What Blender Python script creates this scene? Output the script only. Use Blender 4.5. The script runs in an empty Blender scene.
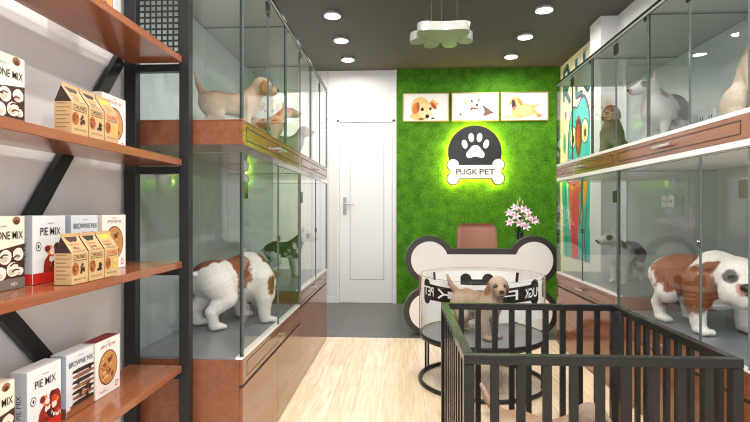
import bpy, math, random
import numpy as np
from mathutils import Vector, Matrix, noise
random.seed(7)
C = bpy.context.scene.collection
PI = math.pi
def rad(a): return a * PI / 180

# ---------------------------------------------------------------- materials
def lin(c):
    return tuple((x/12.92 if x <= .04045 else ((x+.055)/1.055)**2.4) for x in c)
def rgb(r, g, b): return lin((r/255, g/255, b/255)) + (1,)

def new_mat(name):
    m = bpy.data.materials.new(name); m.use_nodes = True
    nt = m.node_tree
    return m, nt, nt.nodes['Principled BSDF']

def pm(name, col, rough=.5, metal=0., coat=0., emit=0., ior=1.5, bump=0., bscale=60, spec=.5, var=0.):
    m, nt, b = new_mat(name)
    b.inputs['Base Color'].default_value = rgb(*col)
    b.inputs['Roughness'].default_value = rough
    b.inputs['Metallic'].default_value = metal
    b.inputs['IOR'].default_value = ior
    b.inputs['Coat Weight'].default_value = coat
    b.inputs['Coat Roughness'].default_value = .04
    b.inputs['Specular IOR Level'].default_value = spec
    if emit:
        b.inputs['Emission Color'].default_value = rgb(*col)
        b.inputs['Emission Strength'].default_value = emit
    if bump or var:
        tc = nt.nodes.new('ShaderNodeTexCoord'); n = nt.nodes.new('ShaderNodeTexNoise')
        n.inputs['Scale'].default_value = bscale; n.inputs['Detail'].default_value = 5
        nt.links.new(tc.outputs['Object'], n.inputs['Vector'])
        if bump:
            bp = nt.nodes.new('ShaderNodeBump'); bp.inputs['Strength'].default_value = bump
            bp.inputs['Distance'].default_value = .004
            nt.links.new(n.outputs['Fac'], bp.inputs['Height']); nt.links.new(bp.outputs['Normal'], b.inputs['Normal'])
        if var:
            mx = nt.nodes.new('ShaderNodeMix'); mx.data_type = 'RGBA'
            mx.inputs[6].default_value = rgb(*[max(0, c*(1-var)) for c in col])
            mx.inputs[7].default_value = rgb(*[min(255, c*(1+var)) for c in col])
            nt.links.new(n.outputs['Fac'], mx.inputs[0]); nt.links.new(mx.outputs[2], b.inputs['Base Color'])
    return m

def wood(name, c1, c2, rough=.3, coat=.0, axis=1, scale=1., spec=.5):
    m, nt, b = new_mat(name)
    tc = nt.nodes.new('ShaderNodeTexCoord'); mp = nt.nodes.new('ShaderNodeMapping')
    s = [26*scale]*3; s[axis] = 1.6*scale
    mp.inputs['Scale'].default_value = s
    n = nt.nodes.new('ShaderNodeTexNoise'); n.inputs['Scale'].default_value = 1.6; n.inputs['Detail'].default_value = 6
    n.inputs['Distortion'].default_value = .6
    n2 = nt.nodes.new('ShaderNodeTexNoise'); n2.inputs['Scale'].default_value = 6; n2.inputs['Detail'].default_value = 3
    cr = nt.nodes.new('ShaderNodeValToRGB')
    cr.color_ramp.elements[0].position = .3; cr.color_ramp.elements[0].color = rgb(*c1)
    cr.color_ramp.elements[1].position = .72; cr.color_ramp.elements[1].color = rgb(*c2)
    ad = nt.nodes.new('ShaderNodeMath'); ad.operation = 'MULTIPLY_ADD'; ad.inputs[1].default_value = .35; 
    nt.links.new(tc.outputs['Object'], mp.inputs['Vector']); nt.links.new(mp.outputs[0], n.inputs['Vector'])
    nt.links.new(mp.outputs[0], n2.inputs['Vector'])
    nt.links.new(n2.outputs['Fac'], ad.inputs[0]); 
    sb = nt.nodes.new('ShaderNodeMath'); sb.operation = 'SUBTRACT'; sb.inputs[1].default_value = .17
    nt.links.new(n.outputs['Fac'], sb.inputs[0]); nt.links.new(sb.outputs[0], ad.inputs[2])
    nt.links.new(ad.outputs[0], cr.inputs[0]); nt.links.new(cr.outputs[0], b.inputs['Base Color'])
    b.inputs['Roughness'].default_value = rough; b.inputs['Coat Weight'].default_value = coat
    b.inputs['Coat Roughness'].default_value = .05; b.inputs['Specular IOR Level'].default_value = spec
    return m

def glass(name, tint=(248, 251, 250), ior=1.5, gain=1.0):
    m = bpy.data.materials.new(name); m.use_nodes = True; nt = m.node_tree; nt.nodes.clear()
    o = nt.nodes.new('ShaderNodeOutputMaterial'); mx = nt.nodes.new('ShaderNodeMixShader')
    tr = nt.nodes.new('ShaderNodeBsdfTransparent'); tr.inputs[0].default_value = rgb(*tint)
    gl = nt.nodes.new('ShaderNodeBsdfGlossy'); gl.inputs['Roughness'].default_value = 0.0
    gl.inputs[0].default_value = (gain, gain, gain, 1)
    ge = nt.nodes.new('ShaderNodeNewGeometry'); dp = nt.nodes.new('ShaderNodeVectorMath'); dp.operation = 'DOT_PRODUCT'
    nt.links.new(ge.outputs['Incoming'], dp.inputs[0]); nt.links.new(ge.outputs['Normal'], dp.inputs[1])
    def mth(op, a, b_=None):
        q = nt.nodes.new('ShaderNodeMath'); q.operation = op
        for i, v in enumerate((a, b_)):
            if v is None: continue
            if isinstance(v, (int, float)): q.inputs[i].default_value = v
            else: nt.links.new(v, q.inputs[i])
        return q.outputs[0]
    ab = mth('ABSOLUTE', dp.outputs['Value']); om = mth('SUBTRACT', 1.0, ab); p5 = mth('POWER', om, 4.6)
    f1 = mth('ADD', mth('MULTIPLY', p5, .74), .035)     # both faces of the sheet
    nt.links.new(f1, mx.inputs[0]); nt.links.new(tr.outputs[0], mx.inputs[1])
    nt.links.new(gl.outputs[0], mx.inputs[2]); nt.links.new(mx.outputs[0], o.inputs[0])
    return m

def emis(name, col, s):
    m = bpy.data.materials.new(name); m.use_nodes = True; nt = m.node_tree; nt.nodes.clear()
    o = nt.nodes.new('ShaderNodeOutputMaterial'); e = nt.nodes.new('ShaderNodeEmission')
    e.inputs[0].default_value = rgb(*col); e.inputs[1].default_value = s
    nt.links.new(e.outputs[0], o.inputs[0]); return m

def floor_mat():
    m, nt, b = new_mat('pale_oak_planks')
    tc = nt.nodes.new('ShaderNodeTexCoord'); mp = nt.nodes.new('ShaderNodeMapping')
    mp.inputs['Rotation'].default_value = (0, 0, PI/2)
    br = nt.nodes.new('ShaderNodeTexBrick'); br.offset = .37
    br.inputs['Color1'].default_value = rgb(252, 238, 214); br.inputs['Color2'].default_value = rgb(244, 224, 194)
    br.inputs['Mortar'].default_value = rgb(218, 198, 172); br.inputs['Scale'].default_value = 1
    br.inputs['Mortar Size'].default_value = .0015; br.inputs['Brick Width'].default_value = 1.1; br.inputs['Row Height'].default_value = .14
    nt.links.new(tc.outputs['Object'], mp.inputs[0]); nt.links.new(mp.outputs[0], br.inputs['Vector'])
    m2 = nt.nodes.new('ShaderNodeMapping'); m2.inputs['Scale'].default_value = (30, 2.2, 1)
    n = nt.nodes.new('ShaderNodeTexNoise'); n.inputs['Scale'].default_value = 1.5; n.inputs['Detail'].default_value = 6; n.inputs['Distortion'].default_value = .8
    nt.links.new(tc.outputs['Object'], m2.inputs[0]); nt.links.new(m2.outputs[0], n.inputs['Vector'])
    mx = nt.nodes.new('ShaderNodeMix'); mx.data_type = 'RGBA'; mx.blend_type = 'MULTIPLY'
    cr = nt.nodes.new('ShaderNodeValToRGB'); cr.color_ramp.elements[0].position = .3; cr.color_ramp.elements[1].position = .65
    cr.color_ramp.elements[0].color = rgb(236, 226, 214); cr.color_ramp.elements[1].color = (1, 1, 1, 1)
    nt.links.new(n.outputs['Fac'], cr.inputs[0]); mx.inputs[0].default_value = 1
    nt.links.new(br.outputs['Color'], mx.inputs[6]); nt.links.new(cr.outputs[0], mx.inputs[7])
    nt.links.new(mx.outputs[2], b.inputs['Base Color']); b.inputs['Roughness'].default_value = .22
    return m

def tile_mat():
    m, nt, b = new_mat('dark_grey_tiles')
    tc = nt.nodes.new('ShaderNodeTexCoord')
    br = nt.nodes.new('ShaderNodeTexBrick'); br.offset = 0
    br.inputs['Color1'].default_value = rgb(98, 98, 101); br.inputs['Color2'].default_value = rgb(90, 90, 93)
    br.inputs['Mortar'].default_value = rgb(70, 70, 72); br.inputs['Scale'].default_value = 1
    br.inputs['Mortar Size'].default_value = .003; br.inputs['Brick Width'].default_value = .6; br.inputs['Row Height'].default_value = .6
    nt.links.new(tc.outputs['Object'], br.inputs['Vector'])
    nt.links.new(br.outputs['Color'], b.inputs['Base Color']); b.inputs['Roughness'].default_value = .45
    return m

def turf_mat():
    m, nt, b = new_mat('artificial_grass')
    tc = nt.nodes.new('ShaderNodeTexCoord')
    n = nt.nodes.new('ShaderNodeTexNoise'); n.inputs['Scale'].default_value = 75; n.inputs['Detail'].default_value = 6; n.inputs['Roughness'].default_value = .7
    n2 = nt.nodes.new('ShaderNodeTexNoise'); n2.inputs['Scale'].default_value = 9; n2.inputs['Detail'].default_value = 5
    cr = nt.nodes.new('ShaderNodeValToRGB')
    cr.color_ramp.elements[0].position = .3; cr.color_ramp.elements[0].color = rgb(36, 84, 14)
    cr.color_ramp.elements[1].position = .7; cr.color_ramp.elements[1].color = rgb(92, 158, 36)
    ad = nt.nodes.new('ShaderNodeMath'); ad.operation = 'MULTIPLY_ADD'; ad.inputs[1].default_value = .5
    sb = nt.nodes.new('ShaderNodeMath'); sb.operation = 'SUBTRACT'; sb.inputs[1].default_value = .25
    for q in (n, n2): nt.links.new(tc.outputs['Object'], q.inputs['Vector'])
    nt.links.new(n.outputs['Fac'], sb.inputs[0]); nt.links.new(sb.outputs[0], ad.inputs[2]); nt.links.new(n2.outputs['Fac'], ad.inputs[0])
    nt.links.new(ad.outputs[0], cr.inputs[0]); nt.links.new(cr.outputs[0], b.inputs['Base Color'])
    bp = nt.nodes.new('ShaderNodeBump'); bp.inputs['Strength'].default_value = .7; bp.inputs['Distance'].default_value = .012
    nt.links.new(n.outputs['Fac'], bp.inputs['Height']); nt.links.new(bp.outputs['Normal'], b.inputs['Normal'])
    b.inputs['Roughness'].default_value = .85; b.inputs['Specular IOR Level'].default_value = .2
    return m

def fur_mat():
    m, nt, b = new_mat('short_fur')
    at = nt.nodes.new('ShaderNodeAttribute'); at.attribute_name = 'coat'
    tc = nt.nodes.new('ShaderNodeTexCoord'); n = nt.nodes.new('ShaderNodeTexNoise')
    n.inputs['Scale'].default_value = 90; n.inputs['Detail'].default_value = 4
    nt.links.new(tc.outputs['Object'], n.inputs['Vector'])
    cr = nt.nodes.new('ShaderNodeValToRGB'); cr.color_ramp.elements[0].color = (.88, .88, .88, 1); cr.color_ramp.elements[1].color = (1.04, 1.04, 1.04, 1)
    cr.color_ramp.elements[0].position = .3; cr.color_ramp.elements[1].position = .7
    mx = nt.nodes.new('ShaderNodeMix'); mx.data_type = 'RGBA'; mx.blend_type = 'MULTIPLY'; mx.inputs[0].default_value = 1
    nt.links.new(n.outputs['Fac'], cr.inputs[0]); nt.links.new(at.outputs['Color'], mx.inputs[6]); nt.links.new(cr.outputs[0], mx.inputs[7])
    nt.links.new(mx.outputs[2], b.inputs['Base Color']); b.inputs['Roughness'].default_value = .75
    b.inputs['Specular IOR Level'].default_value = .25
    bp = nt.nodes.new('ShaderNodeBump'); bp.inputs['Strength'].default_value = .15; bp.inputs['Distance'].default_value = .001
    nt.links.new(n.outputs['Fac'], bp.inputs['Height']); nt.links.new(bp.outputs['Normal'], b.inputs['Normal'])
    return m

M = dict(
    floor=floor_mat(), tile=tile_mat(), turf=turf_mat(), fur=fur_mat(),
    ceil=pm('charcoal_ceiling_paint', (78, 76, 72), .8), wall=pm('white_wall_paint', (226, 226, 228), .6),
    door=pm('white_door_lacquer', (232, 233, 236), .35), steel=pm('brushed_steel', (200, 200, 200), .25, 1),
    wood=wood('brown_laminate', (122, 74, 50), (140, 87, 60), .12, .3), shelf=wood('shelf_laminate', (134, 80, 54), (154, 94, 64), .16, .2),
    plinth_gap_shade=pm('plinth_and_gap_shade', (40, 26, 20), .5), ledge=pm('white_ledge', (232, 232, 230), .3),  # dark tone serves the plinth and stands for shade in cabinet gaps
    cagefloor=pm('grey_cage_floor', (112, 116, 120), .3, var=.12, bscale=6), back=pm('pale_back_panel', (198, 208, 210), .06, spec=.8),
    back_shaded=pm('shaded_back_panel', (158, 168, 168), .05, spec=.9), top=pm('grey_top_panel', (172, 176, 174), .25), glass=glass('clear_glass'), edge=pm('glass_edge', (84, 98, 94), .12),  # back panel of the lower cages darkened to imitate their shade
    hinge=pm('dark_chrome_hinge', (110, 108, 100), .15, 1), post=pm('black_steel', (36, 37, 39), .35, spec=.3, bump=.05, bscale=200),
    pen=pm('charcoal_metal', (34, 33, 32), .2, .0, spec=.22), copper=pm('copper_trim', (150, 85, 55), .3, .6),
    white=pm('white_print', (244, 243, 242), .35), black=pm('black_print', (28, 26, 25), .4), signblack=pm('charcoal_panel', (36, 36, 38), .35),
    frame_dark=pm('dark_bronze_frame', (54, 48, 44), .35), leather=pm('brown_leather', (164, 112, 98), .45, bump=.3, bscale=120),
    gold=pm('thin_gold_frame', (196, 170, 104), .35, .5), paper=pm('picture_paper', (245, 245, 243), .5),
    lampw=pm('glossy_white_plate', (188, 188, 184), .06, .35), wire=pm('lamp_wire', (50, 46, 42), .5),
    led=emis('downlight_diffuser', (255, 249, 240), 250), glow=emis('sign_backlight', (255, 222, 90), 55),
    socket=pm('white_plastic', (238, 238, 236), .35),
)
_flat = {}
def flat(r, g, b, rough=.5):
    k = (r, g, b, rough)
    if k not in _flat: _flat[k] = pm('print_%d_%d_%d' % k[:3], (r, g, b), rough)
    return _flat[k]

# ---------------------------------------------------------------- mesh builder
class MB:
    def __init__(s): s.v = []; s.f = []; s.m = []; s.mats = []; s.sm = []
    def mi(s, m):
        if m not in s.mats: s.mats.append(m)
        return s.mats.index(m)
    def add(s, vs, fs, m, smooth=False):
        b = len(s.v); i = s.mi(m); s.v += [tuple(v) for v in vs]
        for f in fs: s.f.append([b+k for k in f]); s.m.append(i); s.sm.append(smooth)
        return s
    def box(s, x0, y0, z0, x1, y1, z1, m, bev=0.):
        x0, x1 = min(x0, x1), max(x0, x1); y0, y1 = min(y0, y1), max(y0, y1); z0, z1 = min(z0, z1), max(z0, z1)
        if not bev:
            vs = [(x, y, z) for x in (x0, x1) for y in (y0, y1) for z in (z0, z1)]
            return s.add(vs, [(0, 1, 3, 2), (4, 6, 7, 5), (0, 4, 5, 1), (2, 3, 7, 6), (0, 2, 6, 4), (1, 5, 7, 3)], m)
        b = min(bev, (x1-x0)/2.01, (y1-y0)/2.01, (z1-z0)/2.01)
        vs = []; ix = {}
        for cx in (0, 1):
            for cy in (0, 1):
                for cz in (0, 1):
                    X = (x0, x1)[cx]; Y = (y0, y1)[cy]; Z = (z0, z1)[cz]
                    dx = (b, -b)[cx]; dy = (b, -b)[cy]; dz = (b, -b)[cz]
                    ix[cx, cy, cz, 'x'] = len(vs); vs.append((X, Y+dy, Z+dz))
                    ix[cx, cy, cz, 'y'] = len(vs); vs.append((X+dx, Y, Z+dz))
                    ix[cx, cy, cz, 'z'] = len(vs); vs.append((X+dx, Y+dy, Z))
        fs = []
        for c in (0, 1):
            fs.append([ix[c, a, d, 'x'] for a, d in ((0, 0), (1, 0), (1, 1), (0, 1))])
            fs.append([ix[a, c, d, 'y'] for a, d in ((0, 0), (1, 0), (1, 1), (0, 1))])
            fs.append([ix[a, d, c, 'z'] for a, d in ((0, 0), (1, 0), (1, 1), (0, 1))])
        for a in (0, 1):
            for d in (0, 1):
                fs.append([ix[0, a, d, 'y'], ix[1, a, d, 'y'], ix[1, a, d, 'z'], ix[0, a, d, 'z']])
                fs.append([ix[a, 0, d, 'x'], ix[a, 1, d, 'x'], ix[a, 1, d, 'z'], ix[a, 0, d, 'z']])
                fs.append([ix[a, d, 0, 'x'], ix[a, d, 1, 'x'], ix[a, d, 1, 'y'], ix[a, d, 0, 'y']])
        for k in ix:
            if k[3] == 'x': fs.append([ix[k[:3]+('x',)], ix[k[:3]+('y',)], ix[k[:3]+('z',)]])
        return s.add(vs, fs, m)
    def tube(s, pts, r, m, n=12, cap=True, smooth=True):
        pts = [Vector(p) for p in pts]; rs = r if isinstance(r, (list, tuple)) else [r]*len(pts)
        vs = []; fs = []; up = None
        for i, p in enumerate(pts):
            d = (pts[min(i+1, len(pts)-1)] - pts[max(i-1, 0)]).normalized()
            if up is None: up = Vector((0, 0, 1)) if abs(d.z) < .9 else Vector((1, 0, 0))
            a = d.cross(up).normalized(); b = a.cross(d).normalized(); up = b
            for k in range(n):
                t = 2*PI*k/n; vs.append(p + (a*math.cos(t) + b*math.sin(t))*rs[i])
        for i in range(len(pts)-1):
            for k in range(n): fs.append((i*n+k, i*n+(k+1) % n, (i+1)*n+(k+1) % n, (i+1)*n+k))
        s.add(vs, fs, m, smooth)
        if cap: s.add(vs[:n], [list(range(n))[::-1]], m); s.add(vs[-n:], [list(range(n))], m)
        return s
    def bar(s, a, b, w, h, m, up=(0, 0, 1)):
        a = Vector(a); b = Vector(b); d = (b-a).normalized(); u = Vector(up)
        r = d.cross(u).normalized(); u = r.cross(d).normalized()
        vs = [p + r*sx*w/2 + u*sz*h/2 for p in (a, b) for sx, sz in ((-1, -1), (1, -1), (1, 1), (-1, 1))]
        return s.add(vs, [(3, 2, 1, 0), (4, 5, 6, 7), (0, 1, 5, 4), (1, 2, 6, 5), (2, 3, 7, 6), (3, 0, 4, 7)], m)
    def lathe(s, prof, c, m, n=24, smooth=True):
        vs = []; fs = []
        for r, z in prof:
            for k in range(n): t = 2*PI*k/n; vs.append((c[0]+r*math.cos(t), c[1]+r*math.sin(t), c[2]+z))
        for i in range(len(prof)-1):
            for k in range(n): fs.append((i*n+k, i*n+(k+1) % n, (i+1)*n+(k+1) % n, (i+1)*n+k))
        return s.add(vs, fs, m, smooth)
    def prism(s, pts, fr, d0, d1, m, side=None):
        """2-D outline pts on the frame fr (origin, u, v, n), from depth d0 to d1 along n"""
        o, u, v, n = fr; k = len(pts); side = side or m
        A = [o + u*p[0] + v*p[1] + n*d0 for p in pts]; B = [o + u*p[0] + v*p[1] + n*d1 for p in pts]
        s.add(A, [list(range(k))[::-1]], side); s.add(B, [list(range(k))], m)
        return s.add(A+B, [(i, (i+1) % k, k+(i+1) % k, k+i) for i in range(k)], side)
    def decal(s, pts, fr, d, m):
        o, u, v, n = fr
        return s.add([o + u*p[0] + v*p[1] + n*d for p in pts], [list(range(len(pts)))], m)
    def text(s, txt, fr, x, y, size, d, m, align='CENTER', width=None, flip=False, thick=0.):
        V, F = text_geo(txt, thick); o, u, v, n = fr
        x0 = min(p[0] for p in V); x1 = max(p[0] for p in V); y0 = min(p[1] for p in V); y1 = max(p[1] for p in V)
        sy = size/(y1-y0); sx = sy if width is None else width/(x1-x0)
        off = {'CENTER': (x0+x1)/2, 'LEFT': x0, 'RIGHT': x1}[align]
        vs = [o + u*(x + (p[0]-off)*sx*(-1 if flip else 1)) + v*(y + (p[1]-(y0+y1)/2)*sy) + n*d for p in V]
        return s.add(vs, F, m)
    def build(s, name, parent=None, origin=None, local=False):
        o0 = Vector((0, 0, 0))
        q = parent
        while q is not None and not local: o0 = o0 + q.location; q = q.parent
        if origin is not None: o0 = Vector(origin)
        me = bpy.data.meshes.new(name)
        me.from_pydata([Vector(v)-o0 for v in s.v], [], s.f)
        for m in s.mats: me.materials.append(m)
        me.polygons.foreach_set('material_index', s.m); me.polygons.foreach_set('use_smooth', s.sm); me.update()
        ob = bpy.data.objects.new(name, me); C.objects.link(ob)
        if origin is not None and parent is None: ob.location = o0
        if parent is not None: ob.parent = parent
        return ob

_tg = {}
def text_geo(txt, thick=0.):
    k = (txt, thick)
    if k in _tg: return _tg[k]
    cu = bpy.data.curves.new('lettering', 'FONT'); cu.body = txt; cu.resolution_u = 3; cu.offset = thick
    ob = bpy.data.objects.new('lettering', cu); C.objects.link(ob)
    bpy.context.view_layer.update()
    me = bpy.data.meshes.new_from_object(ob.evaluated_get(bpy.context.evaluated_depsgraph_get()))
    V = [(v.co.x, v.co.y) for v in me.vertices]; F = [list(p.vertices) for p in me.polygons]
    bpy.data.objects.remove(ob); bpy.data.curves.remove(cu); bpy.data.meshes.remove(me)
    _tg[k] = (V, F); return _tg[k]

X, Y, Z = Vector((1, 0, 0)), Vector((0, 1, 0)), Vector((0, 0, 1))
def ell(cx, cy, rx, ry=None, n=20, a0=0, wob=0, rot=0):
    ry = rx if ry is None else ry; out = []
    for i in range(n):
        t = 2*PI*i/n; k = 1 + (random.uniform(-wob, wob) if wob else 0)
        px, py = rx*k*math.cos(t), ry*k*math.sin(t)
        out.append((cx + px*math.cos(rot) - py*math.sin(rot), cy + px*math.sin(rot) + py*math.cos(rot)))
    return out
def arc(cx, cy, r, a0, a1, n=14):
    return [(cx + r*math.cos(rad(a0+(a1-a0)*i/n)), cy + r*math.sin(rad(a0+(a1-a0)*i/n))) for i in range(n+1)]
def bone(xl, xr, zb, zt, r, zb2, zt2, xi):
    """bone outline: lobe centres at x = xl/xr, z = zb/zt, radius r; bar between z = zb2 and zt2; waist at x = xl-xi"""
    t = math.degrees(math.asin((zt2-zt)/r)); w = math.degrees(math.acos(xi/r))
    p = arc(xr, zt, r, -w, 180-t)                                    # right top lobe, counter-clockwise
    p += arc(xl, zt, r, t, 180+w)
    t2 = math.degrees(math.asin((zb-zb2)/r))
    p += arc(xl, zb, r, 180-w, 360-t2)
    p += arc(xr, zb, r, 180+t2, 360+w)
    return p

def tag(o, label=None, cat=None, group=None, kind=None):
    if label: o['label'] = label
    if cat: o['category'] = cat
    if group: o['group'] = group
    if kind: o['kind'] = kind
    return o
def thing(name, label, cat, loc, rz=0, group=None):
    o = bpy.data.objects.new(name, None); C.objects.link(o); o.location = loc; o.rotation_euler = (0, 0, rz)
    o.empty_display_size = .05
    return tag(o, label, cat, group)
def copy_tree(src, loc, rz=0):
    r = src.copy(); C.objects.link(r); r.location = loc; r.rotation_euler = (0, 0, rz)
    def kids(a, b):
        for ch in [o for o in C.objects if o.parent == a]:
            c = ch.copy(); C.objects.link(c); c.parent = b; kids(ch, c)
    kids(src, r); return r
# ================================================================ the room
XL, XR, YB, YF, H = -1.17, 1.95, 6.25, -1.6, 2.91
def struct(name, mb, parent=None):
    o = mb.build(name, parent)
    if parent is None: o['kind'] = 'structure'
    return o
struct('floor', MB().box(XL, YF, -.05, XR, 4.53, 0, M['floor']))
struct('floor_tiled', MB().box(XL, 4.53, -.05, XR, YB, 0, M['tile']))
struct('ceiling', MB().box(XL-.1, YF, H, XR+.1, YB+.1, H+.06, M['ceil']))
struct('wall_left', MB().box(XL-.1, YF, -.05, XL, YB+.1, H, M['wall']))
struct('wall_right', MB().box(XR, YF, -.05, XR+.1, YB+.1, H, M['wall']))
struct('wall_back', MB().box(XL, YB, -.05, XR, YB+.1, H, M['wall']))
struct('pillar', MB().box(1.80, 4.61, 0, XR, 4.87, H, M['wall']))
g = MB().box(-.055, YB-.03, .0, XR, YB, H, M['turf'])
tag(g.build('grass_wall_panel', origin=(.95, YB, 0)), 'bright green artificial grass covering the back wall from floor to ceiling', 'wall covering')
struct('trim_1', MB().box(-.07, YB-.035, 0, -.057, YB, H, M['door']))
struct('baseboard_back', MB().box(XL, YB-.012, 0, -.80, YB, .07, M['door']))

# white door in the back wall
dr = bpy.data.objects.new('door_1', None); C.objects.link(dr); dr.location = (-.435, YB, 0); dr['kind'] = 'structure'
m = MB()
for x0, x1 in ((-.80, -.77), (-.105, -.075)): m.box(x0, YB-.03, 0, x1, YB, 2.29, M['door'])
m.box(-.80, YB-.03, 2.26, -.075, YB, 2.29, M['door'])
m.build('door_frame', dr)
m = MB().box(-.765, YB-.014, .005, -.11, YB, 2.255, M['door'])
lf = m.build('door_leaf', dr)
m = MB(); a0, a1, b0, b1 = -.64, -.21, .29, 2.14
gr = flat(176, 178, 182)
for q in ((a0, b0, a1, b0+.008), (a0, b1-.008, a1, b1), (a0, b0, a0+.008, b1), (a1-.008, b0, a1, b1)):
    m.box(q[0], YB-.016, q[1], q[2], YB-.014, q[3], gr)
m.build('door_panel_groove', dr)
m = MB().box(-.722, YB-.024, 1.10, -.682, YB-.014, 1.32, M['steel'], .004)
m.tube([(-.702, YB-.02, 1.24), (-.702, YB-.06, 1.24)], .009, M['steel']).tube([(-.706, YB-.06, 1.24), (-.59, YB-.06, 1.24)], .009, M['steel'])
m.build('door_handle', dr)
# thin joint lines of the wall panelling beside the door
m = MB()
for x in (-1.12, -1.02, -.92): m.box(x, YB-.004, .08, x+.006, YB, H, gr)
m.box(XL, YB-.004, 2.30, -.80, YB, 2.306, gr)
struct('trim_2', m)

# ---------------------------------------------------------------- downlights
_dl = None
def downlight(x, y, label, group):
    global _dl
    if _dl is None:
        _dl = thing('ceiling_downlight', label, 'ceiling light', (x, y, H), 0, group)
        m = MB().lathe([(.0, 0), (.078, 0), (.078, -.028), (.066, -.028), (.066, -.022)], (x, y, H), M['lampw'], 32)
        m.build('housing', _dl)
        d = MB().lathe([(.066, -.023), (.0001, -.023)], (x, y, H), M['led'], 32)
        d.build('diffuser', _dl); return _dl
    o = copy_tree(_dl, (x, y, H)); tag(o, label, 'ceiling light', group); return o
pos = {0: 'right above the door end of the room', 1: 'middle one of the three', 2: 'nearest the shop front'}
grp = 'round downlights on the ceiling'
lab_l = {4.43: 'round white downlight above the door-side cabinets, the largest and highest of its row of three',
         5.08: 'round white downlight above the door-side cabinets, the middle of its row of three',
         5.73: 'round white downlight next to the white door, closest of its row to the back wall'}
lab_r = {4.40: 'round white downlight over the mural-side aisle, the largest and highest of its row of three',
         5.07: 'round white downlight over the mural-side aisle, the middle of its row of three',
         5.71: 'round white downlight above the sleeping-puppy pictures, closest of its row to the grass wall'}
for y, l in lab_l.items(): downlight(-.61, y, l, grp)
for y, l in lab_r.items(): downlight(1.24, y, l.replace('sleeping-puppy', 'framed puppy'), grp)
hid = 'unseen round downlight added for extra light above the camera end of the aisle'
for x in (-.35, .3, 1.0):  # unseen lamps added to brighten the front half of the room
    for y in (-.5, .55, 1.6, 2.65): downlight(x, y, hid, 'unseen downlights added over the front of the shop')

# ---------------------------------------------------------------- paw-shaped pendant
pl = thing('paw_pendant_lamp', 'glossy silver paw-shaped pendant lamp hanging on three thin wires from the dark ceiling', 'pendant lamp', (.27, 3.32, H))
fr = (Vector((.27, 3.32, 2.29)), X, Y, Z)
def plate(pts, name, m0=M['lampw'], d=.055):
    return MB().prism(pts, fr, 0, d, m0).build(name, pl)
pad = [(-.13, -.17), (-.06, -.16), (0, -.155), (.06, -.16), (.13, -.17), (.165, -.14), (.17, -.07), (.13, .0), (.07, .05), (0, .065), (-.07, .05), (-.13, .0), (-.17, -.07), (-.165, -.14)]
def smooth_loop(p, n=3):
    for _ in range(n):
        q = []
        for i in range(len(p)):
            a, b = p[i], p[(i+1) % len(p)]
            q += [(a[0]*.75+b[0]*.25, a[1]*.75+b[1]*.25), (a[0]*.25+b[0]*.75, a[1]*.25+b[1]*.75)]
        p = q
    return p
plate(smooth_loop(pad, 2), 'paw_pad')
for tx, ty, ro in ((-.155, .055, .5), (-.062, .13, .15), (.062, .13, -.15), (.155, .055, -.5)):
    plate(ell(tx, ty, .052, .072, 28, rot=ro), 'paw_toe')
MB().prism([(-.17, -.02), (.17, -.02), (.15, .06), (.06, .11), (-.06, .11), (-.15, .06)], fr, .004, .04, M['lampw']).build('canopy_plate', pl)
for wx, wy in ((-.075, -.08), (.0, .03), (.09, -.08)):
    MB().tube([(.27+wx, 3.32+wy, 2.33), (.27+wx, 3.32+wy, H)], .0025, M['wire'], 6).build('wire', pl)

# ---------------------------------------------------------------- illuminated sign
sg = thing('paw_sign', 'backlit round charcoal paw sign with a white bone reading PUGK PET on the grass wall', 'sign', (.905, YB-.03, 1.87))
f = (Vector((0, YB-.03, 0)), X, Z, -Y)
B1 = bone(.635, 1.18, 1.545, 1.712, .083, 1.535, 1.722, .03)
B2 = bone(.635, 1.18, 1.545, 1.712, .072, 1.547, 1.71, .03)
m = MB().prism(ell(.898, 1.868, .325, n=64), f, .055, .07, M['signblack']); m.build('round_panel', sg)
m = MB().prism(B1, f, .057, .076, M['signblack']); m.prism(B2, f, .076, .08, M['white'])
m.build('bone_panel', sg)
m = MB().prism(smooth_loop([(.80, 1.80), (.79, 1.85), (.83, 1.90), (.865, 1.945), (.905, 1.955), (.945, 1.945), (.98, 1.90), (1.02, 1.85), (1.01, 1.80), (.965, 1.795), (.905, 1.82), (.845, 1.795)], 2), f, .07, .074, M['white'])
for x, z, ro in ((.775, 1.965, .25), (.855, 2.045, .12), (.955, 2.045, -.12), (1.035, 1.965, -.25)):
    m.prism(ell(x, z, .034, .056, 24, rot=ro), f, .07, .074, M['white'])
m.build('paw_emblem', sg)
for w_, x_, l_ in (('PUGK', .800, .255), ('PET', 1.047, .185)):
    MB().text(w_, f, x_, 1.628, .068, .0805, M['black'], width=l_, thick=.006).build('lettering', sg)
m = MB().prism(ell(.898, 1.868, .300, n=48), f, .004, .054, M['glow']); m.prism(bone(.635, 1.18, 1.545, 1.712, .062, 1.557, 1.70, .03), f, .004, .056, M['glow'])
m.build('backlight', sg)

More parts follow.
